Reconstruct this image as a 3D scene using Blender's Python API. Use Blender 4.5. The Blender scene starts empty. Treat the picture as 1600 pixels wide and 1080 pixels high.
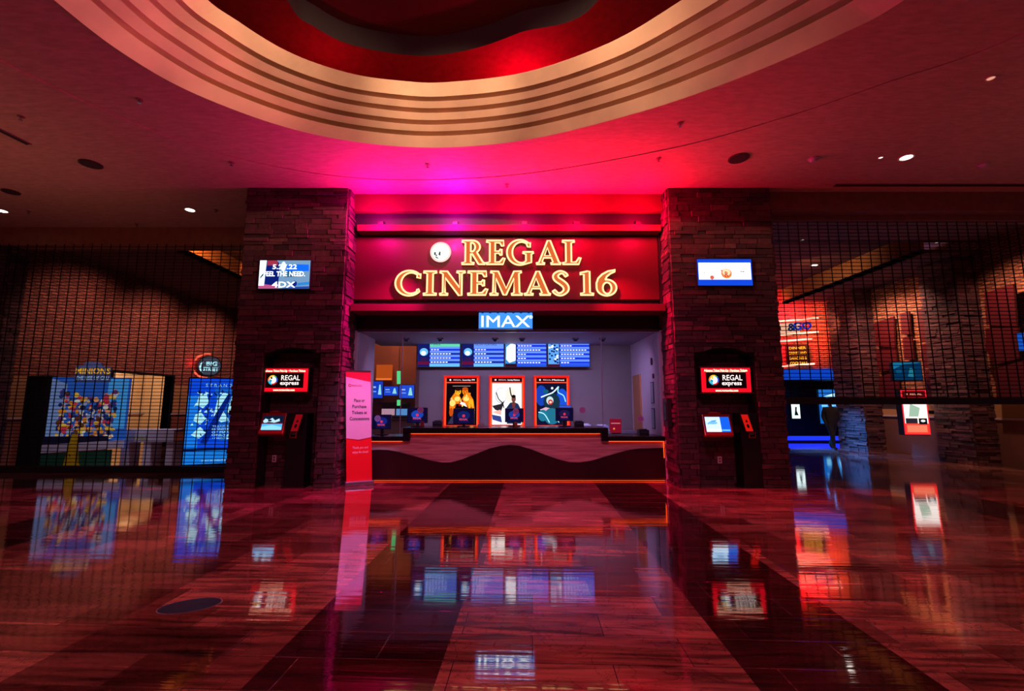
import bpy, math, random
from mathutils import Vector, Matrix
from mathutils.geometry import tessellate_polygon
random.seed(7)
S = bpy.context.scene
COL = S.collection
# ------------------------------------------------------------------ camera
CH = 1.5; FPX = 711.0; PITCH = math.atan(92/711)
cd = bpy.data.cameras.new('camera'); cam = bpy.data.objects.new('camera', cd); COL.objects.link(cam)
cd.sensor_width = 36; cd.sensor_fit = 'HORIZONTAL'; cd.lens = 36*FPX/1600
cam.location = (0, 0, CH); cam.rotation_euler = (math.pi/2+PITCH, 0, 0)
EK = 1.0
cd.clip_start = .05; cd.clip_end = 200
S.camera = cam
S.view_settings.view_transform = 'Standard'; S.view_settings.look = 'None'
S.view_settings.exposure = 0.0; S.view_settings.gamma = 1.0; S.view_settings.use_curve_mapping = False
# ------------------------------------------------------------------ world
W = bpy.data.worlds.new('world'); S.world = W; W.use_nodes = True
W.node_tree.nodes['Background'].inputs[0].default_value = (.52, .15, .27, 1)
W.node_tree.nodes['Background'].inputs[1].default_value = .13

def hexc(h):
    h = h.lstrip('#'); c = [int(h[i:i+2], 16)/255 for i in (0, 2, 4)]
    return tuple((x/12.92 if x <= .04045 else ((x+.055)/1.055)**2.4) for x in c)
def light(kind, loc, color, power, target=None, size=.1, size_y=None, spread=None, angle=None, blend=.5):
    d = bpy.data.lights.new('lamp_or_fill', kind); o = bpy.data.objects.new('lamp_or_fill', d); COL.objects.link(o)
    o.location = loc; d.color = color; d.energy = power
    if kind == 'AREA':
        d.size = size
        if size_y: d.shape = 'RECTANGLE'; d.size_y = size_y
        if spread: d.spread = math.radians(spread)
    else: d.shadow_soft_size = size
    if kind == 'SPOT': d.spot_size = math.radians(angle); d.spot_blend = blend
    if target is not None:
        o.rotation_euler = (Vector(target)-Vector(loc)).to_track_quat('-Z', 'Y').to_euler()
    return o
MAG = (1, .0, .33); RED = (1, .0, .05); WARM = (1, .50, .20); CREAM = (1, .62, .36)
# coloured floods on the sign ledge (their housings are built with the sign)
FLOODS = [(-2.65, MAG, 120), (-1.15, (1, .0, .50), 150), (.25, (1, 0, .12), 130), (1.3, RED, 170), (2.55, RED, 120)]
for x, c, p in FLOODS:
    light('POINT', (x, 8.40, 5.10), c, p, size=.1)
light('SPOT', (-1.7, 8.45, 4.5), MAG, 900, (-3.2, 8.7, 2.2), size=.05, angle=75, blend=1)  # pair of spots added apart from the floods to brighten the pillars' inner sides
light('SPOT', (1.6, 8.45, 4.5), RED, 900, (3.05, 8.7, 2.2), size=.05, angle=75, blend=1)
# soft coloured uplights added without fixtures, tinting the whole hall ceiling
light('AREA', (-1.8, 7.9, 4.4), (1, .02, .30), 34, (-3.2, 5.8, 5.73), size=1.2)
light('AREA', (1.8, 7.9, 4.4), (1, .02, .10), 20, (3.4, 5.8, 5.73), size=1.2)
light('AREA', (-9, 6.5, 3.6), (1, .36, .25), 20, (-9, 6.5, 6), size=4)
light('AREA', (9, 5.5, 3.6), (1, .25, .25), 9, (9, 5.5, 6), size=4)
# warm spots added out of view in the dome to light the stepped rings
for x, y, tx, ty, p in [(-.9, 1.2, -1.1, 6.9, 120), (2.6, 1.0, -2.9, 6.5, 85), (-3.6, 1.6, 1.3, 6.4, 95), (-3.2, 3.0, 2.6, 5.6, 55), (2.2, 2.6, -4.3, 5.4, 75), (2.4, 3.2, -4.7, 4.6, 40)]:
    light('SPOT', (x, y, 7.3), (1, .64, .38), p*13, (tx, ty, 6.3), size=.12, angle=30, blend=.9)
# red wash on the dome ceiling
light('POINT', (.2, 7.75, 6.95), RED, 75, size=.05); light('POINT', (-3.2, 7.2, 6.9), RED, 14, size=.05)
light('AREA', (0, 2.0, 6.9), (1, .20, .20), 40, (-.5, 5, 7.6), size=1.0)  # weak fill added for the dark inner dome
# recessed downlights of the hall, with extra spots added to light the floor
for x, y, p in [(-5.15, 9.45, 25), (-8.1, 9.3, 25), (6.81, 7.38, 120), (-4.5, 3.2, 260), (6.0, 2.6, 260), (-8.5, 4.5, 120), (9.5, 4.5, 120), (-2.5, 3.5, 80), (2.2, 3.5, 80)]:
    light('SPOT', (x, y, 5.68), (1, .44, .33), p*.8, (x, y, 0), size=.04, angle=110, blend=.9)
# rose fill on pillars, counter and banner from added, unseen spots in the ring
for x, tx, p in [(-3.4, -4.2, 180), (3.2, 4.1, 180), (-1.2, -1.3, 170), (1.4, 1.4, 170)]:
    light('SPOT', (x*.8, 3.4, 6.3), ((1, .20, .34) if abs(tx) > 3 else (1, .28, .60)), p*(.5 if abs(tx) > 3 else 2.2), (tx, 8.7, 1.6 if abs(tx) > 3 else .7), size=.04, angle=60, blend=1)
# booth interior
light('AREA', (0, 9.42, 2.85), (.72, .52, 1), 62, (0, 11.5, 1.2), size=5.2, size_y=.25, spread=110)
light('AREA', (-3.9, 14.2, 4.0), (1, .40, .2), 60, (-3.9, 15.5, 1), size=1.5)
# corridor wall washes
for y, p in ((12.6, 500), (15.2, 650), (18.0, 650), (21.5, 500)):
    light('SPOT', (-10.2, y, 5.3), (1, .47, .36), p*.42, (-12.3, y+.3, 2.9), size=.08, angle=110, blend=1)
light('SPOT', (-14.0, 17.2, 2.7), (1, .75, .5), 230, (-15.8, 19.3, 1.5), size=.1, angle=110, blend=.3)
for y, p in ((13.2, 220), (14.2, 220), (17.6, 160), (10.3, 200)):
    light('SPOT', (10.5, y-.2, 5.1), (1, .48, .32), p*2.0, (12.1, y, 2.6), size=.06, angle=110, blend=1)
light('SPOT', (8.6, 13.5, 5.4), (1, .50, .25), 60, (10.4, 14, 5.6), size=.1, angle=120, blend=1)
light('SPOT', (8.6, 17.5, 5.4), (1, .50, .25), 60, (10.4, 18, 5.6), size=.1, angle=120, blend=1)

# ------------------------------------------------------------------ projection used to read positions off the real planes
def ray(x, y):
    u = (x-800)/FPX; v = (540-y)/FPX
    return Vector((u, math.cos(PITCH)-v*math.sin(PITCH), math.sin(PITCH)+v*math.cos(PITCH)))
def atY(x, y, Y): r = ray(x, y); r = r*(Y/r.y); return Vector((r.x, Y, r.z+CH))
def atZ(x, y, z): r = ray(x, y); r = r*((z-CH)/r.z); return Vector((r.x, r.y, z))
def atX(x, y, X): r = ray(x, y); r = r*(X/r.x); return Vector((X, r.y, r.z+CH))

# ------------------------------------------------------------------ materials
_M = {}
def P(h, rough=.6, metal=0.0, spec=.5, alpha=1.0, noise=0, nscale=6):
    k = ('P', h, rough, metal, spec, alpha, noise, nscale)
    if k in _M: return _M[k]
    m = bpy.data.materials.new('paint'); m.use_nodes = True; nt = m.node_tree; b = nt.nodes['Principled BSDF']
    c = hexc(h); b.inputs['Base Color'].default_value = (*c, 1); b.inputs['Roughness'].default_value = rough
    b.inputs['Metallic'].default_value = metal; b.inputs['Specular IOR Level'].default_value = spec; b.inputs['Alpha'].default_value = alpha
    if noise:
        tc = nt.nodes.new('ShaderNodeTexCoord'); n = nt.nodes.new('ShaderNodeTexNoise'); r = nt.nodes.new('ShaderNodeValToRGB')
        n.inputs['Scale'].default_value = nscale; n.inputs['Detail'].default_value = 6
        r.color_ramp.elements[0].position = .3; r.color_ramp.elements[1].position = .7
        r.color_ramp.elements[0].color = (*[x*(1-noise) for x in c], 1); r.color_ramp.elements[1].color = (*[min(1, x*(1+noise)) for x in c], 1)
        nt.links.new(tc.outputs['Object'], n.inputs['Vector']); nt.links.new(n.outputs['Fac'], r.inputs[0]); nt.links.new(r.outputs[0], b.inputs['Base Color'])
    _M[k] = m; return m
def E(h, s=1.0):
    s = s*EK; k = ('E', h, s)
    if k in _M: return _M[k]
    m = bpy.data.materials.new('glowing'); m.use_nodes = True; nt = m.node_tree; nt.nodes.clear()
    e = nt.nodes.new('ShaderNodeEmission'); o = nt.nodes.new('ShaderNodeOutputMaterial')
    e.inputs[0].default_value = (*hexc(h), 1); e.inputs[1].default_value = s
    nt.links.new(e.outputs[0], o.inputs[0]); _M[k] = m; return m
def glass_mat():
    m = bpy.data.materials.new('clear_glass'); m.use_nodes = True; nt = m.node_tree; nt.nodes.clear()
    o = nt.nodes.new('ShaderNodeOutputMaterial'); mx = nt.nodes.new('ShaderNodeMixShader'); t = nt.nodes.new('ShaderNodeBsdfTransparent')
    g = nt.nodes.new('ShaderNodeBsdfGlossy'); g.inputs['Roughness'].default_value = .02; g.inputs[0].default_value = (.9, .9, 1, 1)
    t.inputs[0].default_value = (.93, .93, .97, 1)
    f = nt.nodes.new('ShaderNodeFresnel'); f.inputs[0].default_value = 1.5
    nt.links.new(f.outputs[0], mx.inputs[0]); nt.links.new(t.outputs[0], mx.inputs[1]); nt.links.new(g.outputs[0], mx.inputs[2]); nt.links.new(mx.outputs[0], o.inputs[0])
    return m
def stone_mat(base, var, rough=.75):
    """each stone of the cladding has its own tone"""
    m = bpy.data.materials.new('ledge_stone'); m.use_nodes = True; nt = m.node_tree; b = nt.nodes['Principled BSDF']
    g = nt.nodes.new('ShaderNodeNewGeometry'); r = nt.nodes.new('ShaderNodeValToRGB')
    cols = [hexc(h) for h in base]
    r.color_ramp.elements[0].color = (*cols[0], 1); r.color_ramp.elements[1].color = (*cols[-1], 1)
    for i, c in enumerate(cols[1:-1]):
        e = r.color_ramp.elements.new((i+1)/(len(cols)-1)); e.color = (*c, 1)
    n = nt.nodes.new('ShaderNodeTexNoise'); n.inputs['Scale'].default_value = 14; n.inputs['Detail'].default_value = 8
    tc = nt.nodes.new('ShaderNodeTexCoord'); mx = nt.nodes.new('ShaderNodeMixRGB'); mx.blend_type = 'MULTIPLY'; mx.inputs[0].default_value = var
    nt.links.new(g.outputs['Random Per Island'], r.inputs[0]); nt.links.new(tc.outputs['Object'], n.inputs['Vector'])
    nt.links.new(r.outputs[0], mx.inputs[1]); nt.links.new(n.outputs['Fac'], mx.inputs[2]); nt.links.new(mx.outputs[0], b.inputs['Base Color'])
    bp = nt.nodes.new('ShaderNodeBump'); bp.inputs['Strength'].default_value = .5; bp.inputs['Distance'].default_value = .02
    nt.links.new(n.outputs['Fac'], bp.inputs['Height']); nt.links.new(bp.outputs[0], b.inputs['Normal'])
    b.inputs['Roughness'].default_value = rough; return m
def brick_mat(c1, c2, mortar, axis='YZ', w=.22, h=.075, ms=.012, rough=.8, tanz=None):
    m = bpy.data.materials.new('brick'); m.use_nodes = True; nt = m.node_tree; b = nt.nodes['Principled BSDF']
    tc = nt.nodes.new('ShaderNodeNewGeometry'); sp = nt.nodes.new('ShaderNodeSeparateXYZ'); cb = nt.nodes.new('ShaderNodeCombineXYZ')
    br = nt.nodes.new('ShaderNodeTexBrick')
    nt.links.new(tc.outputs['Position'], sp.inputs[0])
    nt.links.new(sp.outputs[{'Y': 1, 'X': 0}[axis[0]]], cb.inputs[0]); nt.links.new(sp.outputs[2], cb.inputs[1]); nt.links.new(cb.outputs[0], br.inputs['Vector'])
    br.inputs['Color1'].default_value = (*hexc(c1), 1); br.inputs['Color2'].default_value = (*hexc(c2), 1); br.inputs['Mortar'].default_value = (*hexc(mortar), 1)
    br.inputs['Scale'].default_value = 1; br.inputs['Brick Width'].default_value = w; br.inputs['Row Height'].default_value = h; br.inputs['Mortar Size'].default_value = ms
    out = br.outputs['Color']
    nt.links.new(out, b.inputs['Base Color'])
    bp = nt.nodes.new('ShaderNodeBump'); bp.inputs['Strength'].default_value = .6; bp.inputs['Distance'].default_value = .01; bp.invert = True
    nt.links.new(br.outputs['Fac'], bp.inputs['Height']); nt.links.new(bp.outputs[0], b.inputs['Normal'])
    b.inputs['Roughness'].default_value = rough; return m
def floor_mat():
    m = bpy.data.materials.new('polished_marble_tiles'); m.use_nodes = True; nt = m.node_tree; b = nt.nodes['Principled BSDF']; L = nt.links
    N = lambda t: nt.nodes.new(t)
    g = N('ShaderNodeNewGeometry'); mp = N('ShaderNodeMapping'); mp.inputs['Rotation'].default_value = (0, 0, math.atan(30/711))
    L.new(g.outputs['Position'], mp.inputs['Vector'])
    sp = N('ShaderNodeSeparateXYZ'); L.new(mp.outputs[0], sp.inputs[0])
    def math_(op, a, bb, clamp=False):
        n = N('ShaderNodeMath'); n.operation = op; n.use_clamp = clamp
        for i, v in enumerate((a, bb)):
            if v is None: continue
            if isinstance(v, (int, float)): n.inputs[i].default_value = v
            else: L.new(v, n.inputs[i])
        return n.outputs[0]
    def band(src, lo, hi):
        return math_('MULTIPLY', math_('GREATER_THAN', src, lo), math_('LESS_THAN', src, hi))
    u = sp.outputs[0]; v = sp.outputs[1]
    dark = math_('MAXIMUM', band(u, -1.55, -.53), band(u, 1.2, 2.2))
    dark = math_('MAXIMUM', dark, math_('MAXIMUM', band(u, -6.6, -5.55), band(u, 6.2, 7.2)))
    # chequered lighter and darker fields outside the bands
    fu = math_('FLOOR', math_('DIVIDE', math_('SUBTRACT', u, 2.2), 1.02), None); fv = math_('FLOOR', math_('DIVIDE', math_('SUBTRACT', v, .35), .96), None)
    wn = N('ShaderNodeTexWhiteNoise'); wn.noise_dimensions = '2D'; cb = N('ShaderNodeCombineXYZ'); L.new(fu, cb.inputs[0]); L.new(fv, cb.inputs[1]); L.new(cb.outputs[0], wn.inputs['Vector'])
    patch = math_('GREATER_THAN', wn.outputs['Value'], .66)
    out = math_('SUBTRACT', 1, band(u, -1.6, 2.3))
    patch = math_('MULTIPLY', patch, math_('MULTIPLY', out, .6))
    dark2 = math_('MAXIMUM', dark, patch)
    def bricktex(w, h, ms, c1, c2, mo):
        br = N('ShaderNodeTexBrick'); L.new(mp.outputs[0], br.inputs['Vector']); br.inputs['Scale'].default_value = 1
        br.inputs['Brick Width'].default_value = w; br.inputs['Row Height'].default_value = h; br.inputs['Mortar Size'].default_value = ms
        br.inputs['Color1'].default_value = (*c1, 1); br.inputs['Color2'].default_value = (*c2, 1); br.inputs['Mortar'].default_value = (*mo, 1)
        br.inputs['Bias'].default_value = 0; return br
    bl = bricktex(.93, .32, .003, (.50, .215, .165), (.15, .042, .034), (.02, .008, .008))
    bd = bricktex(.93, .32, .003, (.070, .012, .014), (.035, .007, .009), (.17, .07, .06))
    mx = N('ShaderNodeMixRGB'); L.new(dark2, mx.inputs[0]); L.new(bl.outputs['Color'], mx.inputs[1]); L.new(bd.outputs['Color'], mx.inputs[2])
    # stone veining, drawn out along the tiles
    st = N('ShaderNodeMapping'); st.inputs['Scale'].default_value = (.7, 7, 1); L.new(mp.outputs[0], st.inputs[0])
    n = N('ShaderNodeTexNoise'); n.inputs['Scale'].default_value = 2.2; n.inputs['Detail'].default_value = 9; n.inputs['Distortion'].default_value = .8; L.new(st.outputs[0], n.inputs['Vector'])
    cr = N('ShaderNodeValToRGB'); cr.color_ramp.elements[0].position = .30; cr.color_ramp.elements[0].color = (.28, .26, .26, 1); cr.color_ramp.elements[1].position = .66; cr.color_ramp.elements[1].color = (1.5, 1.45, 1.4, 1)
    L.new(n.outputs['Fac'], cr.inputs[0])
    vn = N('ShaderNodeTexNoise'); vn.inputs['Scale'].default_value = 3.2; vn.inputs['Detail'].default_value = 5; vn.inputs['Distortion'].default_value = 1.6; L.new(mp.outputs[0], vn.inputs['Vector'])
    vr = N('ShaderNodeValToRGB'); e = vr.color_ramp.elements
    e[0].position = .485; e[0].color = (1, 1, 1, 1); e[1].position = .515; e[1].color = (1, 1, 1, 1); ne = e.new(.5); ne.color = (.25, .2, .2, 1)
    L.new(vn.outputs['Fac'], vr.inputs[0])
    m1 = N('ShaderNodeMixRGB'); m1.blend_type = 'MULTIPLY'; m1.inputs[0].default_value = 1; L.new(mx.outputs[0], m1.inputs[1]); L.new(cr.outputs[0], m1.inputs[2])
    m2 = N('ShaderNodeMixRGB'); m2.blend_type = 'MULTIPLY'; m2.inputs[0].default_value = .55; L.new(m1.outputs[0], m2.inputs[1]); L.new(vr.outputs[0], m2.inputs[2])
    L.new(m2.outputs[0], b.inputs['Base Color'])
    # slight unevenness of the polish gives the streaked reflections
    s2 = N('ShaderNodeMapping'); s2.inputs['Scale'].default_value = (.35, 6, 1); L.new(mp.outputs[0], s2.inputs[0])
    n2 = N('ShaderNodeTexNoise'); n2.inputs['Scale'].default_value = 2.5; n2.inputs['Detail'].default_value = 3; L.new(s2.outputs[0], n2.inputs['Vector'])
    rr = N('ShaderNodeMapRange'); rr.inputs['From Min'].default_value = .3; rr.inputs['From Max'].default_value = .7; rr.inputs['To Min'].default_value = .025; rr.inputs['To Max'].default_value = .085
    L.new(n2.outputs['Fac'], rr.inputs['Value']); L.new(rr.outputs[0], b.inputs['Roughness'])
    bp = N('ShaderNodeBump'); bp.inputs['Strength'].default_value = .09; bp.inputs['Distance'].default_value = .01; L.new(n2.outputs['Fac'], bp.inputs['Height'])
    bp2 = N('ShaderNodeBump'); bp2.inputs['Strength'].default_value = .25; bp2.inputs['Distance'].default_value = .002; bp2.invert = True
    L.new(bl.outputs['Fac'], bp2.inputs['Height']); L.new(bp.outputs[0], bp2.inputs['Normal']); L.new(bp2.outputs[0], b.inputs['Normal'])
    b.inputs['Specular IOR Level'].default_value = .5; b.inputs['IOR'].default_value = 1.7; b.inputs['Coat Weight'].default_value = 1.0; b.inputs['Coat Roughness'].default_value = .04; b.inputs['Coat IOR'].default_value = 1.55; L.new(bp2.outputs[0], b.inputs['Coat Normal'])
    return m
def plaster(h, bump=.15, sc=(3, 12, 3)):
    m = bpy.data.materials.new('plaster'); m.use_nodes = True; nt = m.node_tree; b = nt.nodes['Principled BSDF']; L = nt.links
    c = hexc(h); g = nt.nodes.new('ShaderNodeNewGeometry'); mp = nt.nodes.new('ShaderNodeMapping'); mp.inputs['Scale'].default_value = sc
    n = nt.nodes.new('ShaderNodeTexNoise'); n.inputs['Scale'].default_value = 2; n.inputs['Detail'].default_value = 8
    r = nt.nodes.new('ShaderNodeValToRGB'); r.color_ramp.elements[0].position = .3; r.color_ramp.elements[1].position = .7
    r.color_ramp.elements[0].color = (*[x*.82 for x in c], 1); r.color_ramp.elements[1].color = (*[min(1, x*1.12) for x in c], 1)
    L.new(g.outputs['Position'], mp.inputs[0]); L.new(mp.outputs[0], n.inputs['Vector']); L.new(n.outputs['Fac'], r.inputs[0]); L.new(r.outputs[0], b.inputs['Base Color'])
    bp = nt.nodes.new('ShaderNodeBump'); bp.inputs['Strength'].default_value = bump; bp.inputs['Distance'].default_value = .01; L.new(n.outputs['Fac'], bp.inputs['Height']); L.new(bp.outputs[0], b.inputs['Normal'])
    b.inputs['Roughness'].default_value = .8; return m
def wood_mat(c1, c2, rough=.35):
    m = bpy.data.materials.new('wood_veneer'); m.use_nodes = True; nt = m.node_tree; b = nt.nodes['Principled BSDF']; L = nt.links
    g = nt.nodes.new('ShaderNodeNewGeometry'); mp = nt.nodes.new('ShaderNodeMapping'); mp.inputs['Scale'].default_value = (.8, 1, 14)
    n = nt.nodes.new('ShaderNodeTexNoise'); n.inputs['Scale'].default_value = 1.7; n.inputs['Detail'].default_value = 6; n.inputs['Distortion'].default_value = .4
    r = nt.nodes.new('ShaderNodeValToRGB'); r.color_ramp.elements[0].position = .35; r.color_ramp.elements[1].position = .65
    r.color_ramp.elements[0].color = (*hexc(c1), 1); r.color_ramp.elements[1].color = (*hexc(c2), 1)
    L.new(g.outputs['Position'], mp.inputs[0]); L.new(mp.outputs[0], n.inputs['Vector']); L.new(n.outputs['Fac'], r.inputs[0]); L.new(r.outputs[0], b.inputs['Base Color'])
    b.inputs['Roughness'].default_value = rough; return m
BLACK = P('#0a0a0c', .5); BLK2 = P('#141014', .35); CHROME = P('#b8b8bc', .25, 1.0)
PLASTER = plaster('#b08a78'); GLASS = glass_mat()
STONE = stone_mat(['#43252e', '#6b3a44', '#543040', '#7d4a50', '#3a202a', '#8a5a5c'], .75)
STONE_DK = P('#160a0c', .9)

# ------------------------------------------------------------------ mesh building
WL = {}
class Fr:
    def __init__(s, o, u=(1, 0, 0), v=(0, 0, 1)):
        s.o = Vector(o); s.u = Vector(u).normalized(); s.v = Vector(v).normalized(); s.n = s.u.cross(s.v)
    def p(s, a, b, d=0): return s.o+s.u*a+s.v*b+s.n*d
class MB:
    def __init__(s): s.V = []; s.F = []; s.M = []; s.mats = []
    def mi(s, m):
        if m not in s.mats: s.mats.append(m)
        return s.mats.index(m)
    def add(s, vs, fs, m):
        k = len(s.V); i = s.mi(m); s.V += [tuple(v) for v in vs]
        for f in fs: s.F.append([k+a for a in f]); s.M.append(i)
        return s
    def hexa(s, b, t, m):   # bottom 4 ccw, top 4
        return s.add(list(b)+list(t), [(3, 2, 1, 0), (4, 5, 6, 7), (0, 1, 5, 4), (1, 2, 6, 5), (2, 3, 7, 6), (3, 0, 4, 7)], m)
    def box(s, x0, x1, y0, y1, z0, z1, m):
        return s.hexa([(x0, y0, z0), (x1, y0, z0), (x1, y1, z0), (x0, y1, z0)], [(x0, y0, z1), (x1, y0, z1), (x1, y1, z1), (x0, y1, z1)], m)
    def fbox(s, F, a0, a1, b0, b1, d0, d1, m):
        return s.hexa([F.p(a0, b0, d1), F.p(a1, b0, d1), F.p(a1, b0, d0), F.p(a0, b0, d0)], [F.p(a0, b1, d1), F.p(a1, b1, d1), F.p(a1, b1, d0), F.p(a0, b1, d0)], m)
    def poly(s, F, loops, d, m):
        if isinstance(loops[0][0], (int, float)): loops = [loops]
        vs = [(a, b) for l in loops for a, b in l]
        tr = tessellate_polygon([[Vector((a, b, 0)) for a, b in l] for l in loops]); fs = []
        for t in tr:
            (x1, y1), (x2, y2), (x3, y3) = (vs[i] for i in t)
            fs.append(t if (x2-x1)*(y3-y1)-(x3-x1)*(y2-y1) > 0 else (t[0], t[2], t[1]))
        return s.add([F.p(a, b, d) for a, b in vs], fs, m)
    def prism(s, F, loops, d0, d1, m):
        if isinstance(loops[0][0], (int, float)): loops = [loops]
        s.poly(F, loops, d1, m)
        k = len(s.F); s.poly(F, loops, d0, m)
        for i in range(k, len(s.F)): s.F[i] = s.F[i][::-1]
        for l in loops:
            n = len(l); vs = [F.p(a, b, d0) for a, b in l]+[F.p(a, b, d1) for a, b in l]
            s.add(vs, [(i, (i+1) % n, n+(i+1) % n, n+i) for i in range(n)], m)
        return s
    def tube(s, pts, r, m, n=6, closed=False):
        pts = [Vector(p) for p in pts]; N = len(pts); vs = []
        up = None
        for i, p in enumerate(pts):
            a = pts[(i-1) % N] if (closed or i > 0) else p; b = pts[(i+1) % N] if (closed or i < N-1) else p
            t = (b-a).normalized() if (b-a).length > 1e-9 else Vector((0, 0, 1))
            if up is None:
                up = Vector((0, 1, 0)) if abs(t.y) < .9 else Vector((1, 0, 0))
            x = t.cross(up).normalized() if t.cross(up).length > 1e-6 else Vector((1, 0, 0)); y = x.cross(t).normalized()
            rr = r[i] if isinstance(r, (list, tuple)) else r
            for k in range(n):
                an = 2*math.pi*k/n; vs.append(p+x*math.cos(an)*rr+y*math.sin(an)*rr)
        fs = []
        for i in range(N if closed else N-1):
            j = (i+1) % N
            for k in range(n): fs.append((i*n+k, i*n+(k+1) % n, j*n+(k+1) % n, j*n+k))
        if not closed: fs += [tuple(range(n))[::-1], tuple((N-1)*n+k for k in range(n))]
        return s.add(vs, fs, m)
    def cyl(s, F, a, b, r, d0, d1, m, n=24, rb=None, ry=None):
        rb = r if rb is None else rb; k = (ry or r)/r
        lo = [F.p(a+rb*math.cos(2*math.pi*i/n), b+rb*k*math.sin(2*math.pi*i/n), d0) for i in range(n)]
        hi = [F.p(a+r*math.cos(2*math.pi*i/n), b+r*k*math.sin(2*math.pi*i/n), d1) for i in range(n)]
        return s.add(lo+hi, [tuple(range(n))[::-1], tuple(range(n, 2*n))]+[(i, (i+1) % n, n+(i+1) % n, n+i) for i in range(n)], m)
    def text(s, txt, F, a, b, h, m, w=None, align='C', d=.003, bold=0.0, depth=0.0, vcenter=True):
        cu = bpy.data.curves.new('t', 'FONT'); cu.body = txt; cu.size = 1; cu.offset = bold; cu.resolution_u = 2
        ob = bpy.data.objects.new('t', cu); me = ob.to_mesh()
        vs = [(v.co.x, v.co.y) for v in me.vertices]; fs = [tuple(p.vertices) for p in me.polygons]
        ob.to_mesh_clear(); bpy.data.objects.remove(ob); bpy.data.curves.remove(cu)
        if not vs: return s
        x0 = min(v[0] for v in vs); x1 = max(v[0] for v in vs); y0 = min(v[1] for v in vs); y1 = max(v[1] for v in vs)
        k = h/.70; kx = k if w is None else w/(x1-x0)
        ww = (x1-x0)*kx; off = {'C': -ww/2, 'L': 0, 'R': -ww}[align]
        Y0 = -.35 if vcenter else 0
        s.add([F.p(a+off+(x-x0)*kx, b+(y+Y0)*k, d) for x, y in vs], fs, m)
        return s
    def build(s, name, parent=None, loc=None, bevel=0, smooth=False, kind=None, label=None):
        xs, ys, zs = zip(*s.V)
        if loc is None: loc = ((min(xs)+max(xs))/2, (min(ys)+max(ys))/2, (min(zs) if parent is None else (min(zs)+max(zs))/2))
        loc = Vector(loc)
        me = bpy.data.meshes.new(name); me.from_pydata([(x-loc.x, y-loc.y, z-loc.z) for x, y, z in s.V], [], s.F)
        for m in s.mats: me.materials.append(m)
        me.polygons.foreach_set('material_index', s.M)
        if smooth: me.polygons.foreach_set('use_smooth', [True]*len(s.F))
        me.update(); o = bpy.data.objects.new(name, me); COL.objects.link(o)
        o.location = loc-(WL[parent.name] if parent else Vector((0, 0, 0))); o.parent = parent; WL[o.name] = loc
        if bevel:
            b = o.modifiers.new('bevel', 'BEVEL'); b.width = bevel; b.segments = 2; b.limit_method = 'ANGLE'
        if kind: o['kind'] = kind
        if label: o['label'] = label
        return o
def thing(name, label, cat, loc, group=None):
    o = bpy.data.objects.new(name, None); COL.objects.link(o); o.location = loc; o.empty_display_size = .1
    WL[o.name] = Vector(loc); o['label'] = label; o['category'] = cat
    if group: o['group'] = group
    return o
def tag(o, label, cat, group=None):
    o['label'] = label; o['category'] = cat
    if group: o['group'] = group
    return o
def dup(root, delta, label=None):
    def rec(o, par):
        c = o.copy(); COL.objects.link(c); c.parent = par
        WL[c.name] = WL[o.name]+Vector(delta)
        for ch in o.children: rec(ch, c)
        return c
    r = rec(root, None); r.location = root.location+Vector(delta)
    if label: r['label'] = label
    return r
def struct(mb, name, **k): return mb.build(name, kind='structure', **k)
def ell(cx, cy, rx, ry=None, a0=0, a1=360, n=24):
    ry = rx if ry is None else ry
    full = abs(a1-a0) >= 360; N = n if full else n+1
    return [(cx+rx*math.cos(math.radians(a0+(a1-a0)*i/n)), cy+ry*math.sin(math.radians(a0+(a1-a0)*i/n))) for i in range(N)]
def rect(a0, a1, b0, b1): return [(a0, b0), (a1, b0), (a1, b1), (a0, b1)]
def crom(P_, n, closed=True):
    out = []; N = len(P_); P_ = [Vector(p) for p in P_]
    for i in range(N if closed else N-1):
        g = lambda j: P_[j % N] if closed else P_[max(0, min(N-1, j))]
        p0, p1, p2, p3 = g(i-1), g(i), g(i+1), g(i+2)
        for k in range(n):
            t = k/n
            out.append(.5*((2*p1)+(-p0+p2)*t+(2*p0-5*p1+4*p2-p3)*t*t+(-p0+3*p1-3*p2+p3)*t**3))
    if not closed: out.append(P_[-1])
    return out

# ================================================================== SETTING
CZ = 5.73            # hall ceiling
struct(MB().box(-16, 16, -4, 27, -.2, 0, floor_mat()), 'floor')
# --- ceiling opening outlines
outer_pts = [(-4.83, 4.29), (-4.70, 5.1), (-4.33, 5.78), (-3.5, 6.5), (-2.45, 6.93), (-1.15, 7.07), (.3, 6.83), (1.86, 6.15), (2.94, 5.47), (3.81, 4.72), (4.16, 4.25),
             (4.8, 2.8), (4.7, 1.0), (3.4, -.6), (.8, -1.5), (-2.0, -1.2), (-4.0, .4), (-4.85, 2.6)]
inner_pts = [(-3.92, 4.9), (-3.66, 5.52), (-3.2, 6.08), (-2.5, 6.47), (-1.75, 6.63), (-1.05, 6.66), (.2, 6.44), (1.37, 5.87), (2.16, 5.17), (2.75, 4.5), (3.0, 4.0),
             (3.5, 2.8), (3.4, 1.4), (2.4, .2), (.5, -.5), (-1.6, -.3), (-3.2, 1.0), (-3.95, 3.0)]
OUT = [p.to_2d() for p in crom([(x, y, 0) for x, y in outer_pts], 8)]; INN = [p.to_2d() for p in crom([(x, y, 0) for x, y in inner_pts], 8)]
def lerp_loop(s, z): return [Vector((a.x*(1-s)+b.x*s, a.y*(1-s)+b.y*s, z)) for a, b in zip(OUT, INN)]
mb = MB()
big = [(-16, -4), (16, -4), (16, 8.75), (13, 8.75), (5.1, 8.75), (-3.2, 8.75), (-5.3, 8.75), (-5.3, 10.6), (-16, 10.6)]
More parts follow.
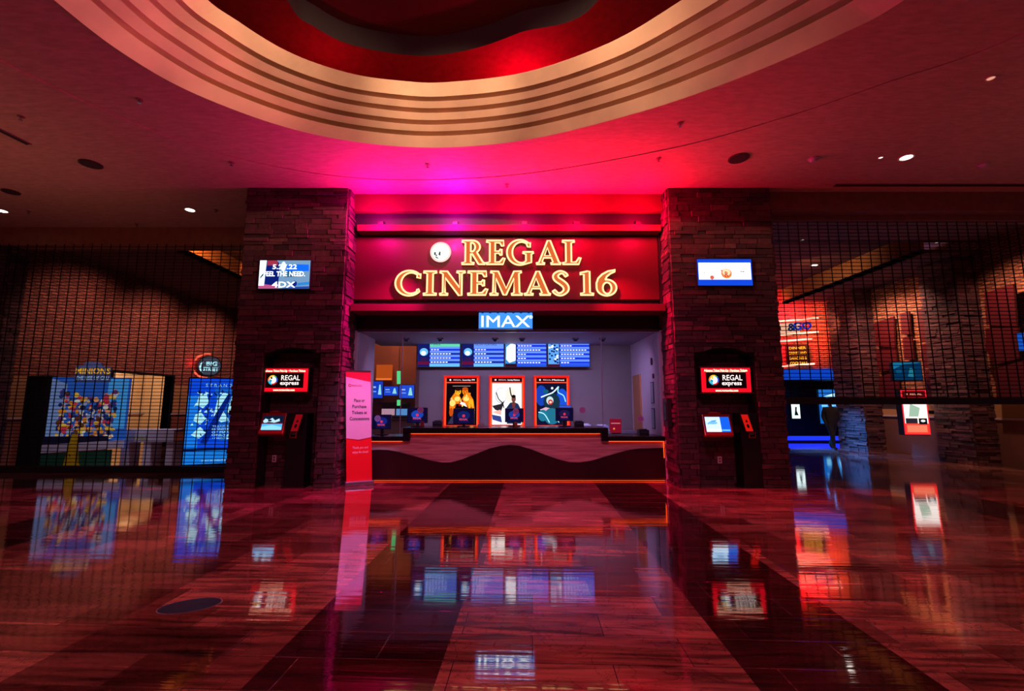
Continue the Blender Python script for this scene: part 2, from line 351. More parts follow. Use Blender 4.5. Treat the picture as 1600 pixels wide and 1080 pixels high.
F0 = Fr((0, 0, CZ), (1, 0, 0), (0, 1, 0))
ST = [p.to_2d() for p in crom([(x, y, 0) for x, y in [(-6.5, 4.6), (-5.75, 6.4), (-4.5, 7.55), (-2.6, 8.15), (0, 8.0), (2.58, 7.14), (4.05, 6.28), (4.95, 5.56), (5.9, 4.7), (6.8, 2.6), (6.2, 0), (4, -2), (.6, -2.9), (-2.6, -2.6), (-5.4, -.6), (-6.7, 2.4)]], 8)]
STEP = .012; ns_ = len(ST)  # shallow step added to draw the light-and-shade line ringing the opening
mb.poly(F0, [[(a, b) for a, b in big], [(p.x, p.y) for p in ST][::-1]], 0, PLASTER)
mb.poly(F0, [[(p.x, p.y) for p in ST], [(p.x, p.y) for p in OUT][::-1]], STEP, PLASTER)
mb.add([(p.x, p.y, CZ) for p in ST]+[(p.x, p.y, CZ+STEP) for p in ST], [(i, (i+1) % ns_, ns_+(i+1) % ns_, ns_+i) for i in range(ns_)], PLASTER)
def onceil(p):   # lift a fitting onto the recessed field when it lies inside the step line
    ins = False; n = len(ST)
    for i in range(n):
        a, b = ST[i], ST[(i+1) % n]
        if (a.y > p.y) != (b.y > p.y) and p.x < (b.x-a.x)*(p.y-a.y)/(b.y-a.y)+a.x: ins = not ins
    return Vector((p.x, p.y, CZ+STEP)) if ins else p
struct(mb, 'ceiling')
# --- stepped rings: risers lit by the added dome spots, narrow soffits between them
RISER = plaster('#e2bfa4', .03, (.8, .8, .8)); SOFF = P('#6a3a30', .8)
steps = [(0, .25), (.25, .42), (.42, .60), (.60, .77), (.77, 1.0)]
tops = 6.6; n_ = len(OUT)
def shifted(loop, d, dz):   # a copy of a ring pushed outward by d
    c = Vector((-.5, 3.2, 0)); out = []
    for p in loop:
        r = Vector((p.x-c.x, p.y-c.y, 0)).normalized(); out.append(Vector((p.x+r.x*d, p.y+r.y*d, p.z+dz)))
    return out
def ringfaces(mb, A, B): mb.add(A+B, [(i, (i+1) % n_, n_+(i+1) % n_, n_+i) for i in range(n_)], RISER)
for k, (f0, f1) in enumerate(steps):
    mb = MB(); s_ = [0, .28, .47, .66, .85][k]; se = [.26, .45, .64, .83, 1.0][k]; H_ = tops-CZ
    lo = lerp_loop(s_, CZ+H_*f0); hi = lerp_loop(se, CZ+H_*f1-(.075 if k < 4 else 0)); ringfaces(mb, lo, hi)
    if k < 4:
        g0 = shifted(hi, .22, 0); g1 = shifted(hi, .22, .075); nx = lerp_loop([.28, .47, .66, .85][k], CZ+H_*f1)
        ringfaces(mb, hi, g0); ringfaces(mb, g0, g1); ringfaces(mb, g1, nx)
    else: ringfaces(mb, hi, shifted(hi, .35, 0)); ringfaces(mb, shifted(hi, .35, 0), shifted(hi, .35, -.3))
    struct(mb, 'trim_%d' % (k+1))
# --- dome ceiling with its second oval
DZ = 7.6
up_px = [(449, 0), (495, 44), (556, 72), (654, 87), (736, 77), (812, 51), (935, 0)]
ups = [atZ(x, y, DZ) for x, y in up_px]
ups = [(p.x, p.y) for p in ups]+[(1.7, 3.4), (1.2, 2.0), (-.9, 1.2), (-3.0, 2.2), (-3.1, 4.2)]
UP = [p.to_2d() for p in crom([(x, y, 0) for x, y in ups], 8)]
DPL = plaster('#8a2a28', .2, (4, 4, 4))
mb = MB(); FD = Fr((0, 0, DZ), (1, 0, 0), (0, 1, 0))
mb.poly(FD, [rect(-7, 7, -3.5, 9.5), [(p.x, p.y) for p in UP][::-1]], 0, DPL)
m_ = len(UP)
GREY = P('#3c3a40', .7)
mb.add([(p.x, p.y, DZ) for p in UP]+[(p.x, p.y, DZ+.38) for p in UP], [(i, (i+1) % m_, m_+(i+1) % m_, m_+i) for i in range(m_)], GREY)
mb.poly(Fr((0, 0, DZ+.38), (1, 0, 0), (0, 1, 0)), [(p.x, p.y) for p in UP], 0, P('#4a2426', .8))
mb.box(-7, 7, -3.5, -3.4, CZ+.02, DZ, DPL).box(-7, 7, 9.4, 9.5, tops, DZ, DPL).box(-7, -6.9, -3.5, 9.5, tops, DZ, DPL).box(6.9, 7, -3.5, 9.5, tops, DZ, DPL)
struct(mb, 'ceiling_dome')

# --- beams
BEAM = plaster('#7a4a3a', .1); REDP = P('#66101e', .75); DKP = P('#120c10', .6)
struct(MB().box(-16, -5.2, 10.5, 10.9, 5.28, CZ+.3, plaster('#8a5436', .1)), 'trim_6')
struct(MB().box(5.09, 16, 8.66, 8.9, 5.33, CZ+.3, BEAM).box(5.09, 16, 8.9, 9.1, 5.24, 5.7, BEAM), 'trim_7')
struct(MB().box(-3.19, 3.03, 8.75, 8.86, 5.36, CZ+.3, REDP), 'trim_8')
struct(MB().box(-3.19, 3.03, 8.86, 9.22, 5.0, 5.4, DKP), 'wall_over_sign')
struct(MB().box(-3.19, 3.03, 9.22, 9.5, 3.0, 4.9, DKP), 'wall_over_window')
# --- booth shell
BW = P('#6d6468', .7, noise=.08, nscale=2); PALE = P('#cfc4d6', .6)
xl, xr = -3.19, 3.03
struct(MB().box(-2.35, xr+.15, 11.55, 11.75, 0, 3.0, BW), 'wall_back')
struct(MB().box(xl-.15, xl, 9.15, 10.5, 0, 3.0, PALE), 'wall_booth_left')
struct(MB().box(xr, xr+.15, 9.15, 11.6, 0, 3.0, PALE), 'wall_booth_right')
struct(MB().box(xl-.2, xr+.2, 9.5, 11.7, 3.0, 3.1, P('#8a86a0', .7)), 'ceiling_booth')
# concession hall glimpsed behind the booth
struct(MB().box(-6.4, -1.5, 15.5, 15.7, 0, 4.2, P('#7a4634', .7, noise=.2, nscale=1.5)).box(-6.5, -6.4, 12.0, 15.6, 0, 4.2, P('#4a2c28', .8)).box(-2.45, -2.35, 11.6, 15.6, 0, 4.2, P('#5a3a34', .8)), 'wall_concession')
struct(MB().box(-6.5, -2.3, 11.7, 15.7, 4.2, 4.3, P('#3a2624', .8)), 'ceiling_concession')

# ================================================================== STONE PILLARS
def stones(mb, F, W_, H_, keep=None, clip=None, dmin=.012, dmax=.05, hmin=.055, hmax=.12, lmin=.16, lmax=.62, d0=-.01, mat=None, seed=1):
    rnd = random.Random(seed); z = 0; mat = mat or STONE
    while z < H_-.02:
        h = min(rnd.uniform(hmin, hmax), H_-z); x = -rnd.uniform(0, .2)
        while x < W_:
            l = rnd.uniform(lmin, lmax); a0 = max(0, x); a1 = min(W_, x+l); x += l
            if a1-a0 < .03: continue
            segs = [(a0, a1)] if clip is None else clip(a0, a1, z, z+h)
            for s in segs:
                if len(s) == 2: s = (s[0], s[1], z, z)
                b0, b1, zl, zr = s; g = .004; d = rnd.uniform(dmin, dmax)
                if b1-b0 < .02 or z+h-max(zl, zr) < .012: continue
                j = lambda: rnd.uniform(-.004, .004)
                q = [F.p(b0+g, zl+g, d0), F.p(b1-g, zr+g, d0), F.p(b1-g, z+h-g, d0), F.p(b0+g, z+h-g, d0)]
                t = [F.p(b0+g*2+j(), zl+g+j(), d+j()), F.p(b1-g*2+j(), zr+g+j(), d+j()), F.p(b1-g*2+j(), z+h-g+j(), d+j()), F.p(b0+g*2+j(), z+h-g+j(), d+j())]
                mb.hexa(q, t, mat)
        z += h
def pillar(x0, x1, nx0, nx1, label, seed):
    W_ = x1-x0; Y0 = 8.52; Y1 = 9.14
    t = thing('stone_pillar', label, 'pillar', ((x0+x1)/2, 9, 0))
    sp, ap = 2.40, 2.56     # arch springing / crown heights
    a, b = nx0-x0, nx1-x0; mid = (a+b)/2; hw = (b-a)/2
    arch = lambda u: sp+(ap-sp)*(1-((u-mid)/hw)**2)
    F = Fr((x0, Y0, 0))
    core = MB(); loop = [(0, 0), (a, 0)]+[(a, sp)]+[(a+(b-a)*i/12, arch(a+(b-a)*i/12)) for i in range(1, 12)]+[(b, sp), (b, 0), (W_, 0), (W_, CZ), (0, CZ)]
    core.prism(F, loop, -.32, 0, STONE_DK); core.box(x0, x1, Y0+.32, Y1, 0, CZ, STONE_DK)
    core.build('core', t)
    def clip(a0, a1, z0, z1):
        if z1 <= sp:
            out = []
            if a0 < a: out.append((a0, min(a1, a)))
            if a1 > b: out.append((max(a0, b), a1))
            return out
        if z0 >= ap or a1 <= a or a0 >= b: return [(a0, a1)]
        out = []
        if a0 < a: out.append((a0, a)); a0 = a
        tail = None
        if a1 > b: tail = (b, a1); a1 = b
        n = max(1, int((a1-a0)/.12)); 
        for i in range(n):
            p, q = a0+(a1-a0)*i/n, a0+(a1-a0)*(i+1)/n
            out.append((p, q, max(z0, arch(p)), max(z0, arch(q))))
        if tail: out.append(tail)
        return out
    m = MB(); stones(m, F, W_, CZ, clip=clip, seed=seed)
    # the two side faces
    stones(m, Fr((x0, Y1, 0), (0, -1, 0)), Y1-Y0, CZ, seed=seed+1)
    stones(m, Fr((x1, Y0, 0), (0, 1, 0)), Y1-Y0, CZ, seed=seed+2)
    m.build('stone_cladding', t)
    m = MB(); stones(m, Fr((x0+a, Y0+.32, 0)), b-a, ap, dmin=.004, dmax=.018, seed=seed+3, clip=lambda a0, a1, z0, z1: [(a0, a1, z0, z0)] if z1 < sp+.05 else ([(max(a0, .12), min(a1, b-a-.12))] if min(a1, b-a-.12) > max(a0, .12) and z1 < ap-.03 else []))
    m.build('niche_stone', t)
    return t
pillar(-5.20, -3.22, -4.66, -3.60, 'dark stacked-stone pillar left of the ticket window, screen above its niche', 11)
pillar(3.06, 5.06, 3.42, 4.55, 'dark stacked-stone pillar right of the ticket window, intercom on its inner side', 31)

# ================================================================== CORRIDORS
LBR = brick_mat('#9a5a48', '#7d4238', '#4a2a24'); RBR = brick_mat('#b0704c', '#8a5038', '#5a3828')
TAN = P('#a5805a', .5, noise=.15, nscale=1.2); LOW = P('#7a4a40', .5, noise=.2, nscale=1.5); LEDGE = P('#b8a8b0', .4)
LX = -12.3; ZL = 5.62
m = MB()
def lwall(y0, y1, z0, z1, mt): m.box(LX-.3, LX, y0, y1, z0, z1, mt)
D0, D1, DH = 14.05, 16.55, 2.5
for y0, y1 in ((10.96, D0), (D1, 26)):
    lwall(y0, y1, 0, 1.13, LOW); lwall(y0, y1, 1.18, 2.2, TAN); m.box(LX-.3, LX+.03, y0, y1, 1.13, 1.18, LEDGE); lwall(y0, y1, 2.2, ZL+.6, LBR)
lwall(D0, D1, DH, ZL+.6, LBR)
m.box(LX-.32, LX+.02, D0-.06, D0, 0, DH+.06, BLK2).box(LX-.32, LX+.02, D1, D1+.06, 0, DH+.06, BLK2).box(LX-.32, LX+.02, D0, D1, DH, DH+.06, BLK2)
struct(m, 'wall_left')
m = MB(); AL = P('#c9a27c', .7)
m.box(LX-3.6, LX-3.5, D0-1.5, D1+3.2, 0, 3, AL).box(LX-3.5, LX-.3, D1+3.1, D1+3.2, 0, 3, AL).box(LX-3.5, LX-.3, D0-1.6, D0-1.5, 0, 3, AL).box(LX-3.5, LX-.3, D0-1.5, D1+3.2, 2.9, 3, AL).box(LX-3.5, LX-3.4, D0-1.5, D1+3.1, 1.1, 1.18, LEDGE)
struct(m, 'wall_alcove')
BX = -8.95
m = MB().box(LX-.3, BX, 10.9, 26, ZL, ZL+.1, plaster('#4a2c2a', .1)).box(BX-.12, BX, 10.9, 26, ZL, ZL+.55, plaster('#c08050', .1)).box(BX, -3, 10.9, 26, ZL+.55, ZL+.65, plaster('#5a3630', .1))
struct(m, 'ceiling_left')
for yy in (12, 14.5, 17): light('SPOT', (BX+.6, yy, ZL+.15), (1, .36, .10), 90, (BX, yy+1, ZL+.35), size=.05, angle=120, blend=1)
struct(MB().box(LX, -7.6, 25.8, 26, 0, 6.3, P('#2a1a1a', .9)), 'wall_left_end')
# right
RX = 12.0; ZR = 5.32; BXR = 10.4
m = MB().box(RX, RX+.3, 9.1, 16.55, 1.6, ZR+.6, RBR).box(RX, RX+.3, 9.1, 16.55, 1.17, 1.6, TAN).box(RX-.03, RX+.3, 9.1, 16.55, 1.12, 1.17, LEDGE).box(RX, RX+.3, 9.1, 16.55, 0, 1.12, P('#6a463e', .6, noise=.2, nscale=1.2))
struct(m, 'wall_right')
DKC = plaster('#54302a', .1)
m = MB().box(5.06, RX, 9.1, 11.2, 5.62, 5.72, plaster('#6a463c', .1)).box(BXR, RX, 11.2, 26, ZR, ZR+.1, DKC).box(BXR, BXR+.12, 11.2, 26, ZR, 5.9, plaster('#b07848', .1)).box(3.6, BXR, 11.2, 26, 5.9, 6.0, DKC).box(3.6, RX, 11.15, 11.25, 5.62, 6.0, DKC)
struct(m, 'ceiling_right')
struct(MB().box(3.1, 3.2, 11.7, 19, 0, 6, P('#3a2020', .8)).box(3.2, 5.04, 9.14, 9.3, 0, 5.7, P('#2a1616', .9)).box(4.94, 5.04, 9.3, 11.8, 0, 5.7, P('#2a1616', .9)), 'wall_behind_pillar')
struct(MB().box(-5.22, -3.36, 9.14, 10.9, 0, 5.7, P('#2a1616', .9)), 'wall_behind_pillar_left')
def pilaster(x0, x1, y0, y1, H_, face, label, seed):
    m = MB(); m.box(x0, x1, y0, y1, 0, H_, STONE_DK)
    stones(m, Fr((x0, y0, 0)), x1-x0, H_, seed=seed, hmax=.1)
    if face < 0: stones(m, Fr((x0, y1, 0), (0, -1, 0)), y1-y0, H_, seed=seed+1, hmax=.1)
    else: stones(m, Fr((x1, y0, 0), (0, 1, 0)), y1-y0, H_, seed=seed+1, hmax=.1)
    tag(m.build('stone_pilaster'), label, 'pilaster')
pilaster(11.45, RX, 11.45, 12.45, ZR, -1, 'wide dark stone pilaster right of the lit poster box, in the right corridor', 51)
pilaster(11.45, RX, 14.9, 16.2, ZR, -1, 'stone pilaster deeper in right corridor, beside the red neon shopfront', 61)
pilaster(-13.2, -12.02, 10.55, 10.95, ZL, 1, 'dark stone pilaster at the far left edge behind the grille', 71)

# ================================================================== ROLLING GRILLES
GM = P('#160c0e', .45, .6)
def grille(x0, x1, Y, z0, z1, label, sp=.30, rod=.078, seed=3):
    t = thing('rolling_grille', label, 'security grille', ((x0+x1)/2, Y, z0))
    m = MB(); z = z0+.14
    while z < z1:
        m.box(x0, x1, Y-.004, Y+.004, z-.007, z+.007, GM); z += rod
    x = x0+sp*.5
    while x < x1:
        m.box(x-.0055, x+.0055, Y-.008, Y+.008, z0+.1, z1, GM); x += sp
    c = m.build('grille_curtain', t)
    MB().box(x0, x1, Y-.035, Y+.035, z0, z0+.13, P('#0c0708', .5)).build('bottom_bar', t, bevel=.006)
    return t
g1 = grille(-13.6, -5.25, 10.42, 0, 5.28, 'fully lowered rolling grille across the left corridor, bar on floor', .22)
g2 = grille(5.17, 13.6, 8.98, 1.5, 5.24, 'half-raised rolling grille across the right corridor, black bottom bar at eye height', .205)
MB().box(5.08, 5.17, 8.93, 9.05, 0, 5.24, P('#120a0c', .5)).build('guide_rail', g2)
MB().box(-5.33, -5.25, 10.36, 10.48, 0, 5.28, P('#120a0c', .5)).build('guide_rail', g1)

# ================================================================== MAIN SIGN
SY = 8.95
sx0, sx1, sz0, sz1 = atY(553, 420, SY).x, atY(1029, 420, SY).x, 3.59, 4.90
sign = thing('cinema_sign', 'large red fascia sign with cream neon letters above the ticket window', 'sign', ((sx0+sx1)/2, SY, sz0))
PANEL = P('#520c1a', .5, .0, .4)
MB().box(sx0, sx1, SY, SY+.08, sz0, sz1, PANEL).build('panel', sign, bevel=.004)
def strip(x0, x1, y0, y1, z0, z1): MB().box(x0, x1, y0, y1, z0, z1, REDP).build('ledge', sign, bevel=.004)
strip(-3.1, 2.98, 8.72, 9.1, 4.94, 5.07); strip(-3.16, 3.0, 8.72, 9.2, 3.31, 3.45)
MB().box(-3.12, 3.0, SY+.08, 9.2, 3.45, 4.94, DKP).build('sign_backing', sign)
MB().box(sx0-.07, sx0-.01, SY-.03, SY+.1, 3.45, 4.94, DKP).build('side_trim', sign)
MB().box(sx1+.01, sx1+.05, SY-.03, SY+.1, 3.45, 4.94, DKP).build('side_trim', sign)
def thick(pts, ws, n=5):
    """outline of a brush stroke with changing width"""
    c = crom([(x, y, 0) for x, y in pts], n, False); L = []; R = []
    N = len(c)
    for i, p in enumerate(c):
        a = c[max(0, i-1)]; b = c[min(N-1, i+1)]; t = (b-a).normalized(); f = i/(N-1)*(len(ws)-1); k = min(int(f), len(ws)-2); w = ws[k]+(ws[k+1]-ws[k])*(f-k)
        nn = Vector((-t.y, t.x, 0)); L.append(tuple((p+nn*w/2).to_2d())); R.append(tuple((p-nn*w/2).to_2d()))
    return R+L[::-1]
def a_(cx, cy, rx, ry, s, e, n=14): return ell(cx, cy, rx, ry, s, e, n)
def serif(xc, w, y, top, sw):  # one slab end
    k = -1 if top else 1
    return [(xc-sw/2, y), (xc+sw/2, y), (xc+sw/2, y+k*.05), (xc+w/2, y+k*.09), (xc-w/2, y+k*.09), (xc-sw/2, y+k*.05)]
GL = {
 'I': (.46, [[(0, 0), (.46, 0), (.46, .06), (.33, .1), (.33, .9), (.46, .94), (.46, 1), (0, 1), (0, .94), (.13, .9), (.13, .1), (0, .06)]]),
 '1': (.46, [[(0, 0), (.46, 0), (.46, .06), (.33, .1), (.33, 1), (.25, 1), (.0, .93), (0, .86), (.13, .87), (.13, .1), (0, .06)]]),
 'L': (.66, [[(0, 0), (.60, 0), (.68, .27), (.61, .28), (.5, .1), (.33, .09), (.33, .9), (.46, .94), (.46, 1), (0, 1), (0, .94), (.13, .9), (.13, .1), (0, .06)]]),
 'E': (.66, [[(0, 0), (.62, 0), (.69, .25), (.62, .26), (.5, .1), (.33, .09), (.33, .46), (.47, .46), (.52, .38), (.57, .38), (.57, .63), (.52, .63), (.47, .55), (.33, .55), (.33, .91), (.5, .9), (.57, .77), (.64, .77), (.64, 1), (0, 1), (0, .94), (.13, .9), (.13, .1), (0, .06)]]),
 'R': (.80, [[(0, 0), (.46, 0), (.46, .06), (.33, .1), (.33, .44), (.38, .44), (.62, 0), (.86, 0), (.86, .05), (.78, .09), (.57, .47)]+a_(.40, .73, .27, .27, -55, 90, 10)+[(0, 1), (0, .94), (.13, .9), (.13, .1), (0, .06)],
                [(.33, .91)]+a_(.36, .72, .13, .19, 90, -90, 8)+[(.33, .53)]]),
 'A': (.86, [[(0, 0), (.31, 0), (.31, .05), (.21, .09), (.27, .27), (.55, .27), (.61, .09), (.53, .05), (.53, 0), (.90, 0), (.90, .05), (.83, .09), (.52, 1), (.42, 1), (.10, .09), (0, .05)],
                [(.30, .36), (.41, .70), (.52, .36)]]),
 'N': (.86, [[(0, 0), (.29, 0), (.29, .05), (.19, .1), (.19, .72), (.66, -.02), (.76, -.02), (.76, .9), (.88, .95), (.88, 1), (.58, 1), (.58, .95), (.68, .9), (.68, .32), (.26, 1), (0, 1), (0, .95), (.11, .88), (.11, .1), (0, .05)]]),
 'M': (1.08, [[(0, 0), (.29, 0), (.29, .05), (.19, .1), (.21, .70), (.47, 0), (.56, 0), (.83, .70), (.83, .1), (.74, .05), (.74, 0), (1.12, 0), (1.12, .05), (1.02, .1), (1.0, .9), (1.09, .95), (1.09, 1), (.83, 1), (.56, .28), (.29, 1), (.02, 1), (.02, .95), (.13, .9), (.11, .1), (0, .05)]]),
 'C': (.86, [a_(.48, .5, .48, .53, 42, 318, 26)+[(.80, .25), (.74, .22)]+a_(.54, .5, .34, .44, 308, 52, 22)+[(.74, .74), (.86, .70), (.86, .90)]]),
 'G': (.98, [a_(.48, .5, .48, .53, 48, 290, 24)+[(.90, .08), (.90, .42), (.98, .47), (.98, .52), (.58, .52), (.58, .47), (.70, .42), (.70, .14)]+a_(.54, .5, .34, .44, 285, 58, 20)+[(.76, .74), (.86, .72), (.86, .92)]]),
 'S': (.56, [thick([(.50, .80), (.40, .93), (.26, .95), (.13, .84), (.15, .68), (.32, .53), (.45, .38), (.47, .20), (.34, .05), (.18, .04), (.05, .18)], [.12, .09, .13, .18, .20, .20, .18, .13, .09, .12], 4)]),
 '6': (.64, [[(.66, 1.06), (.64, .99)]+[(.48, .9), (.36, .78), (.31, .66)]+a_(.34, .31, .34, .34, 97, -180, 24)+[(0, .5), (.06, .7), (.2, .87), (.4, 1.0)], a_(.36, .29, .15, .24, 0, 360, 16)]),
}
CREAMN = E('#ffc488', 2.1); FACE = E('#f0703a', .9)
def shrink(loop, d):
    n = len(loop); out = []
    A = sum(loop[i][0]*loop[(i+1) % n][1]-loop[(i+1) % n][0]*loop[i][1] for i in range(n)); sg = 1 if A > 0 else -1
    for i in range(n):
        p, q, r = Vector(loop[i-1]), Vector(loop[i]), Vector(loop[(i+1) % n])
        e1 = (q-p); e2 = (r-q)
        if e1.length < 1e-6 or e2.length < 1e-6: out.append(tuple(q)); continue
        e1.normalize(); e2.normalize(); b = Vector((-e1.y, e1.x))+Vector((-e2.y, e2.x))
        if b.length < .1: out.append(tuple(q)); continue
        b.normalize(); out.append(tuple(q+b*sg*d))
    return out
def neon_word(txt, x0, x1, zb, H_):
    w = 0; sp = .10; xs = []
    for ch in txt:
        if ch == ' ': w += .30; continue
        xs.append((ch, w)); w += GL[ch][0]+sp
    w -= sp; kx = (x1-x0)/w
    for ch, a in xs:
        F = Fr((x0+a*kx, SY-.05, zb)); loops = [[(p*kx, q*H_) for p, q in l] for l in GL[ch][1]]
        L = MB().prism(F, loops, -.05, -.0, FACE).build('letter', sign, label='cream and orange neon letter '+ch)
        t = MB()
        for l in loops:
            t.tube([F.p(a_2, b_2, .012) for a_2, b_2 in l], .018, CREAMN, 6, True)
        t.build('neon_tube', L)
H = atY(800, 376, SY-.06).z-atY(800, 413, SY-.06).z
neon_word('REGAL', atY(722, 400, SY).x, atY(906, 400, SY).x, atY(800, 413, SY-.06).z, H)
H = atY(800, 424, SY-.06).z-atY(800, 461, SY-.06).z
neon_word('CINEMAS 16', atY(619, 440, SY).x, atY(960, 440, SY).x, atY(800, 461, SY-.06).z, H)
c = atY(688.5, 394, SY-.06); F = Fr((c.x, SY-.05, c.z))
m = MB().cyl(F, 0, 0, .185, -.05, 0, E('#f6f4e6', 1.3), 36)
lg = m.build('globe_emblem', sign, label='round white neon globe emblem')
m = MB()
for q in (rect(-.13, -.10, -.06, .0), rect(-.10, -.075, -.08, -.05), [(-.05, -.05), (-.02, -.05), (.0, .01), (-.02, .0)], rect(-.03, -.005, -.07, .01), [(-.11, -.10), (-.07, -.13), (-.03, -.135), (-.05, -.12), (-.09, -.09)]):
    m.poly(F, q, .006, E('#0c3050', .6))
m.build('emblem_marks', lg)
m = MB(); ring = [F.p(a, b, .012) for a, b in ell(0, 0, .195, n=40)]; m.tube(ring, .017, E('#ffb8b0', 1.6), 6, True); m.build('neon_ring', lg)
light('POINT', (c.x+.25, SY-.12, c.z+.15), (.25, .05, 1), 3.0, size=.03)
# halo of the neon on the panel
for x, z in ((-1.6, 3.9), (-.6, 4.2), (.3, 3.95), (1.0, 4.2), (1.6, 3.95)):
    light('POINT', (x, SY-.35, z), (1, .08, .04), 3.2, size=.15)
# flood housings on the ledge
first = None
for i, (x, c_, p) in enumerate(FLOODS):
    nm = 'magenta' if i < 2 else 'red'
    if first is None:
        t = thing('flood_lamp', '', 'lamp', (x, 8.86, 5.07), 'flood lamps on the sign ledge')
        MB().box(x-.06, x+.06, 8.77, 8.85, 5.09, 5.17, BLACK).build('housing', t, bevel=.008)
        MB().box(x-.08, x+.08, 8.80, 8.82, 5.07, 5.12, BLACK).build('bracket', t)
        first = t; fx = x; t['label'] = 'small black lamp housing on the sign ledge'
    else: dup(first, (x-fx, 0, 0))

# ================================================================== IMAX SIGN
EK = 1.8
def frame_px(x0, y0, x1, y1, Y):   # a frame on plane Y from a pixel box; returns Fr at lower left, width, height
    a = atY((x0+x1)/2, (y0+y1)/2, Y); p = atY(x0, (y0+y1)/2, Y); q = atY(x1, (y0+y1)/2, Y); t = atY((x0+x1)/2, y0, Y); b = atY((x0+x1)/2, y1, Y)
    return Fr((p.x, Y, b.z)), q.x-p.x, t.z-b.z
F, w, h = frame_px(747, 487.5, 833, 514.5, 8.82)
t = thing('hanging_sign', 'small pale blue lit box sign with white letters hanging over the window centre', 'sign', tuple(F.p(w/2, 0, -.05)))
MB().fbox(F, 0, w, 0, h, -.12, -.006, P('#1c3a80', .4)).build('box', t, bevel=.004)
face = MB().fbox(F, .015, w-.015, .015, h-.015, -.006, 0, E('#3a80e0', .9)).build('lit_face', t)
MB().text('IMAX', F, w/2, h*.46, h*.66, E('#eaffff', 1.6), w=w*.88).text('®', F, w*.96, h*.7, h*.2, E('#eaffff', 1.2)).build('lettering', face)
m = MB()
for k in range(7): m.poly(F, rect(w*(.06+.14*k), w*(.10+.14*k), h-.03, h-.016), .003, E('#0a2c70', .7))
m.build('top_marks', face)
MB().box(F.p(w*.2, 0).x-.01, F.p(w*.2, 0).x+.01, 8.86, 8.88, F.o.z+h, 3.31, BLACK).build('hanger', t)
MB().box(F.p(w*.8, 0).x-.01, F.p(w*.8, 0).x+.01, 8.86, 8.88, F.o.z+h, 3.31, BLACK).build('hanger', t)

# ================================================================== WINDOW
EK = 1.0
GY = 9.3
gx = [xl+.02, atY(627, 600, GY).x, atY(941, 600, GY).x, xr-.02]
for i in range(3):
    z0 = .86 if i != 1 else 1.03
    m = MB().box(gx[i]+.004, gx[i+1]-.004, GY, GY+.012, z0, 3.0, GLASS)
    struct(m, 'window_%d' % (i+1))
struct(MB().box(xl, xr, GY-.03, GY+.04, 2.98, 3.02, P('#b0a8c8', .3, .6)).box(gx[1]-.006, gx[1]+.006, GY-.004, GY+.02, .9, 3, P('#9890a8', .3)).box(gx[2]-.006, gx[2]+.006, GY-.004, GY+.02, .9, 3, P('#9890a8', .3)), 'trim_9')
# talk-through discs
for k, (x, y, lab) in enumerate([(590, 654, 'frosted round speak-through disc low in the left window pane behind the banner'), (657, 641, 'purple-tinted round speak-through disc near left end of raised counter'), (806, 643, 'round speak-through disc between the middle and right posters'), (910, 641, 'violet round speak-through disc right of the right poster'), (1001, 655, 'pale patterned speak-through disc in the right side pane')]):
    p = atY(x, y, GY-.02); F = Fr((p.x, GY-.012, p.z)); m = MB().cyl(F, 0, 0, .062, -.0, .014, P('#b498d8', .35, 0, .5), 24)
    for j in range(8): m.cyl(F, .036*math.cos(j*math.pi/4), .036*math.sin(j*math.pi/4), .007, .014, .0155, P('#3a3060', .5), 8)
    m.cyl(F, 0, 0, .01, .014, .0155, P('#3a3060', .5), 8)
    tag(m.build('speaking_disc'), lab, 'speaking grille')

# ================================================================== COUNTER
cx1, cx2 = atY(641, 700, 9.25).x, atY(939, 700, 9.25).x
ct = thing('ticket_counter', 'long ticket counter with a dark wavy lower panel and orange underglow', 'counter', (0, 9.4, 0))
WOOD = wood_mat('#a87078', '#d8a8a8'); DKW = P('#2a0c14', .3)
F = Fr((0, 9.24, 0))
def wz(px, py): p = atY(px, py, 9.2); return (p.x, p.z)
wave_px = [(572, 706), (590, 703), (606, 703.5), (625, 707), (650, 714), (672, 720), (690, 723), (704, 723), (722, 718), (745, 709), (765, 701), (782, 697), (797, 695.5), (812, 697), (832, 703), (852, 711), (872, 718), (890, 722.5), (905, 723), (925, 720), (945, 714), (965, 708), (985, 703), (1000, 701), (1020, 700.5), (1042, 700)]
wave = [wz(*p) for p in wave_px]; wave[0] = (xl, wave[0][1]); wave[-1] = (xr, wave[-1][1])
front = MB().box(xl, cx1, 9.24, 9.7, .04, .78, WOOD).box(cx1, cx2, 9.24, 9.7, .04, .93, WOOD).box(cx2, xr, 9.24, 9.7, .04, .78, WOOD).build('wood_front', ct)
MB().prism(F, [(xl, .05)]+[(xr, .05)]+wave[::-1], 0.0, .04, DKW).build('wavy_panel', ct)
TOP = P('#08080c', .25)
MB().box(xl, cx1+.0, 9.16, 9.9, .78, .87, TOP).build('low_worktop', ct, bevel=.005)
MB().box(cx2, xr, 9.16, 9.9, .78, .87, TOP).build('low_worktop', ct, bevel=.005)
MB().box(cx1-.13, cx2+.13, 9.14, 9.95, .93, 1.04, TOP).box(cx1-.13, cx1, 9.14, 9.9, .80, .95, TOP).box(cx2, cx2+.13, 9.14, 9.9, .80, .95, TOP).build('raised_worktop', ct, bevel=.005)
OR = E('#ff4a10', 2.6)
m = MB().box(cx1+.02, cx2-.02, 9.195, 9.205, .918, .93, OR).box(xl+.02, cx1-.15, 9.195, 9.205, .768, .78, OR).box(cx2+.15, xr-.02, 9.195, 9.205, .768, .78, OR).box(xl+.02, xr-.02, 9.21, 9.22, .012, .02, E('#ff4a10', 1.6)).box(xr-.03, xr-.018, 9.195, 9.205, .45, .77, OR)
m.build('glowing_strip', ct)
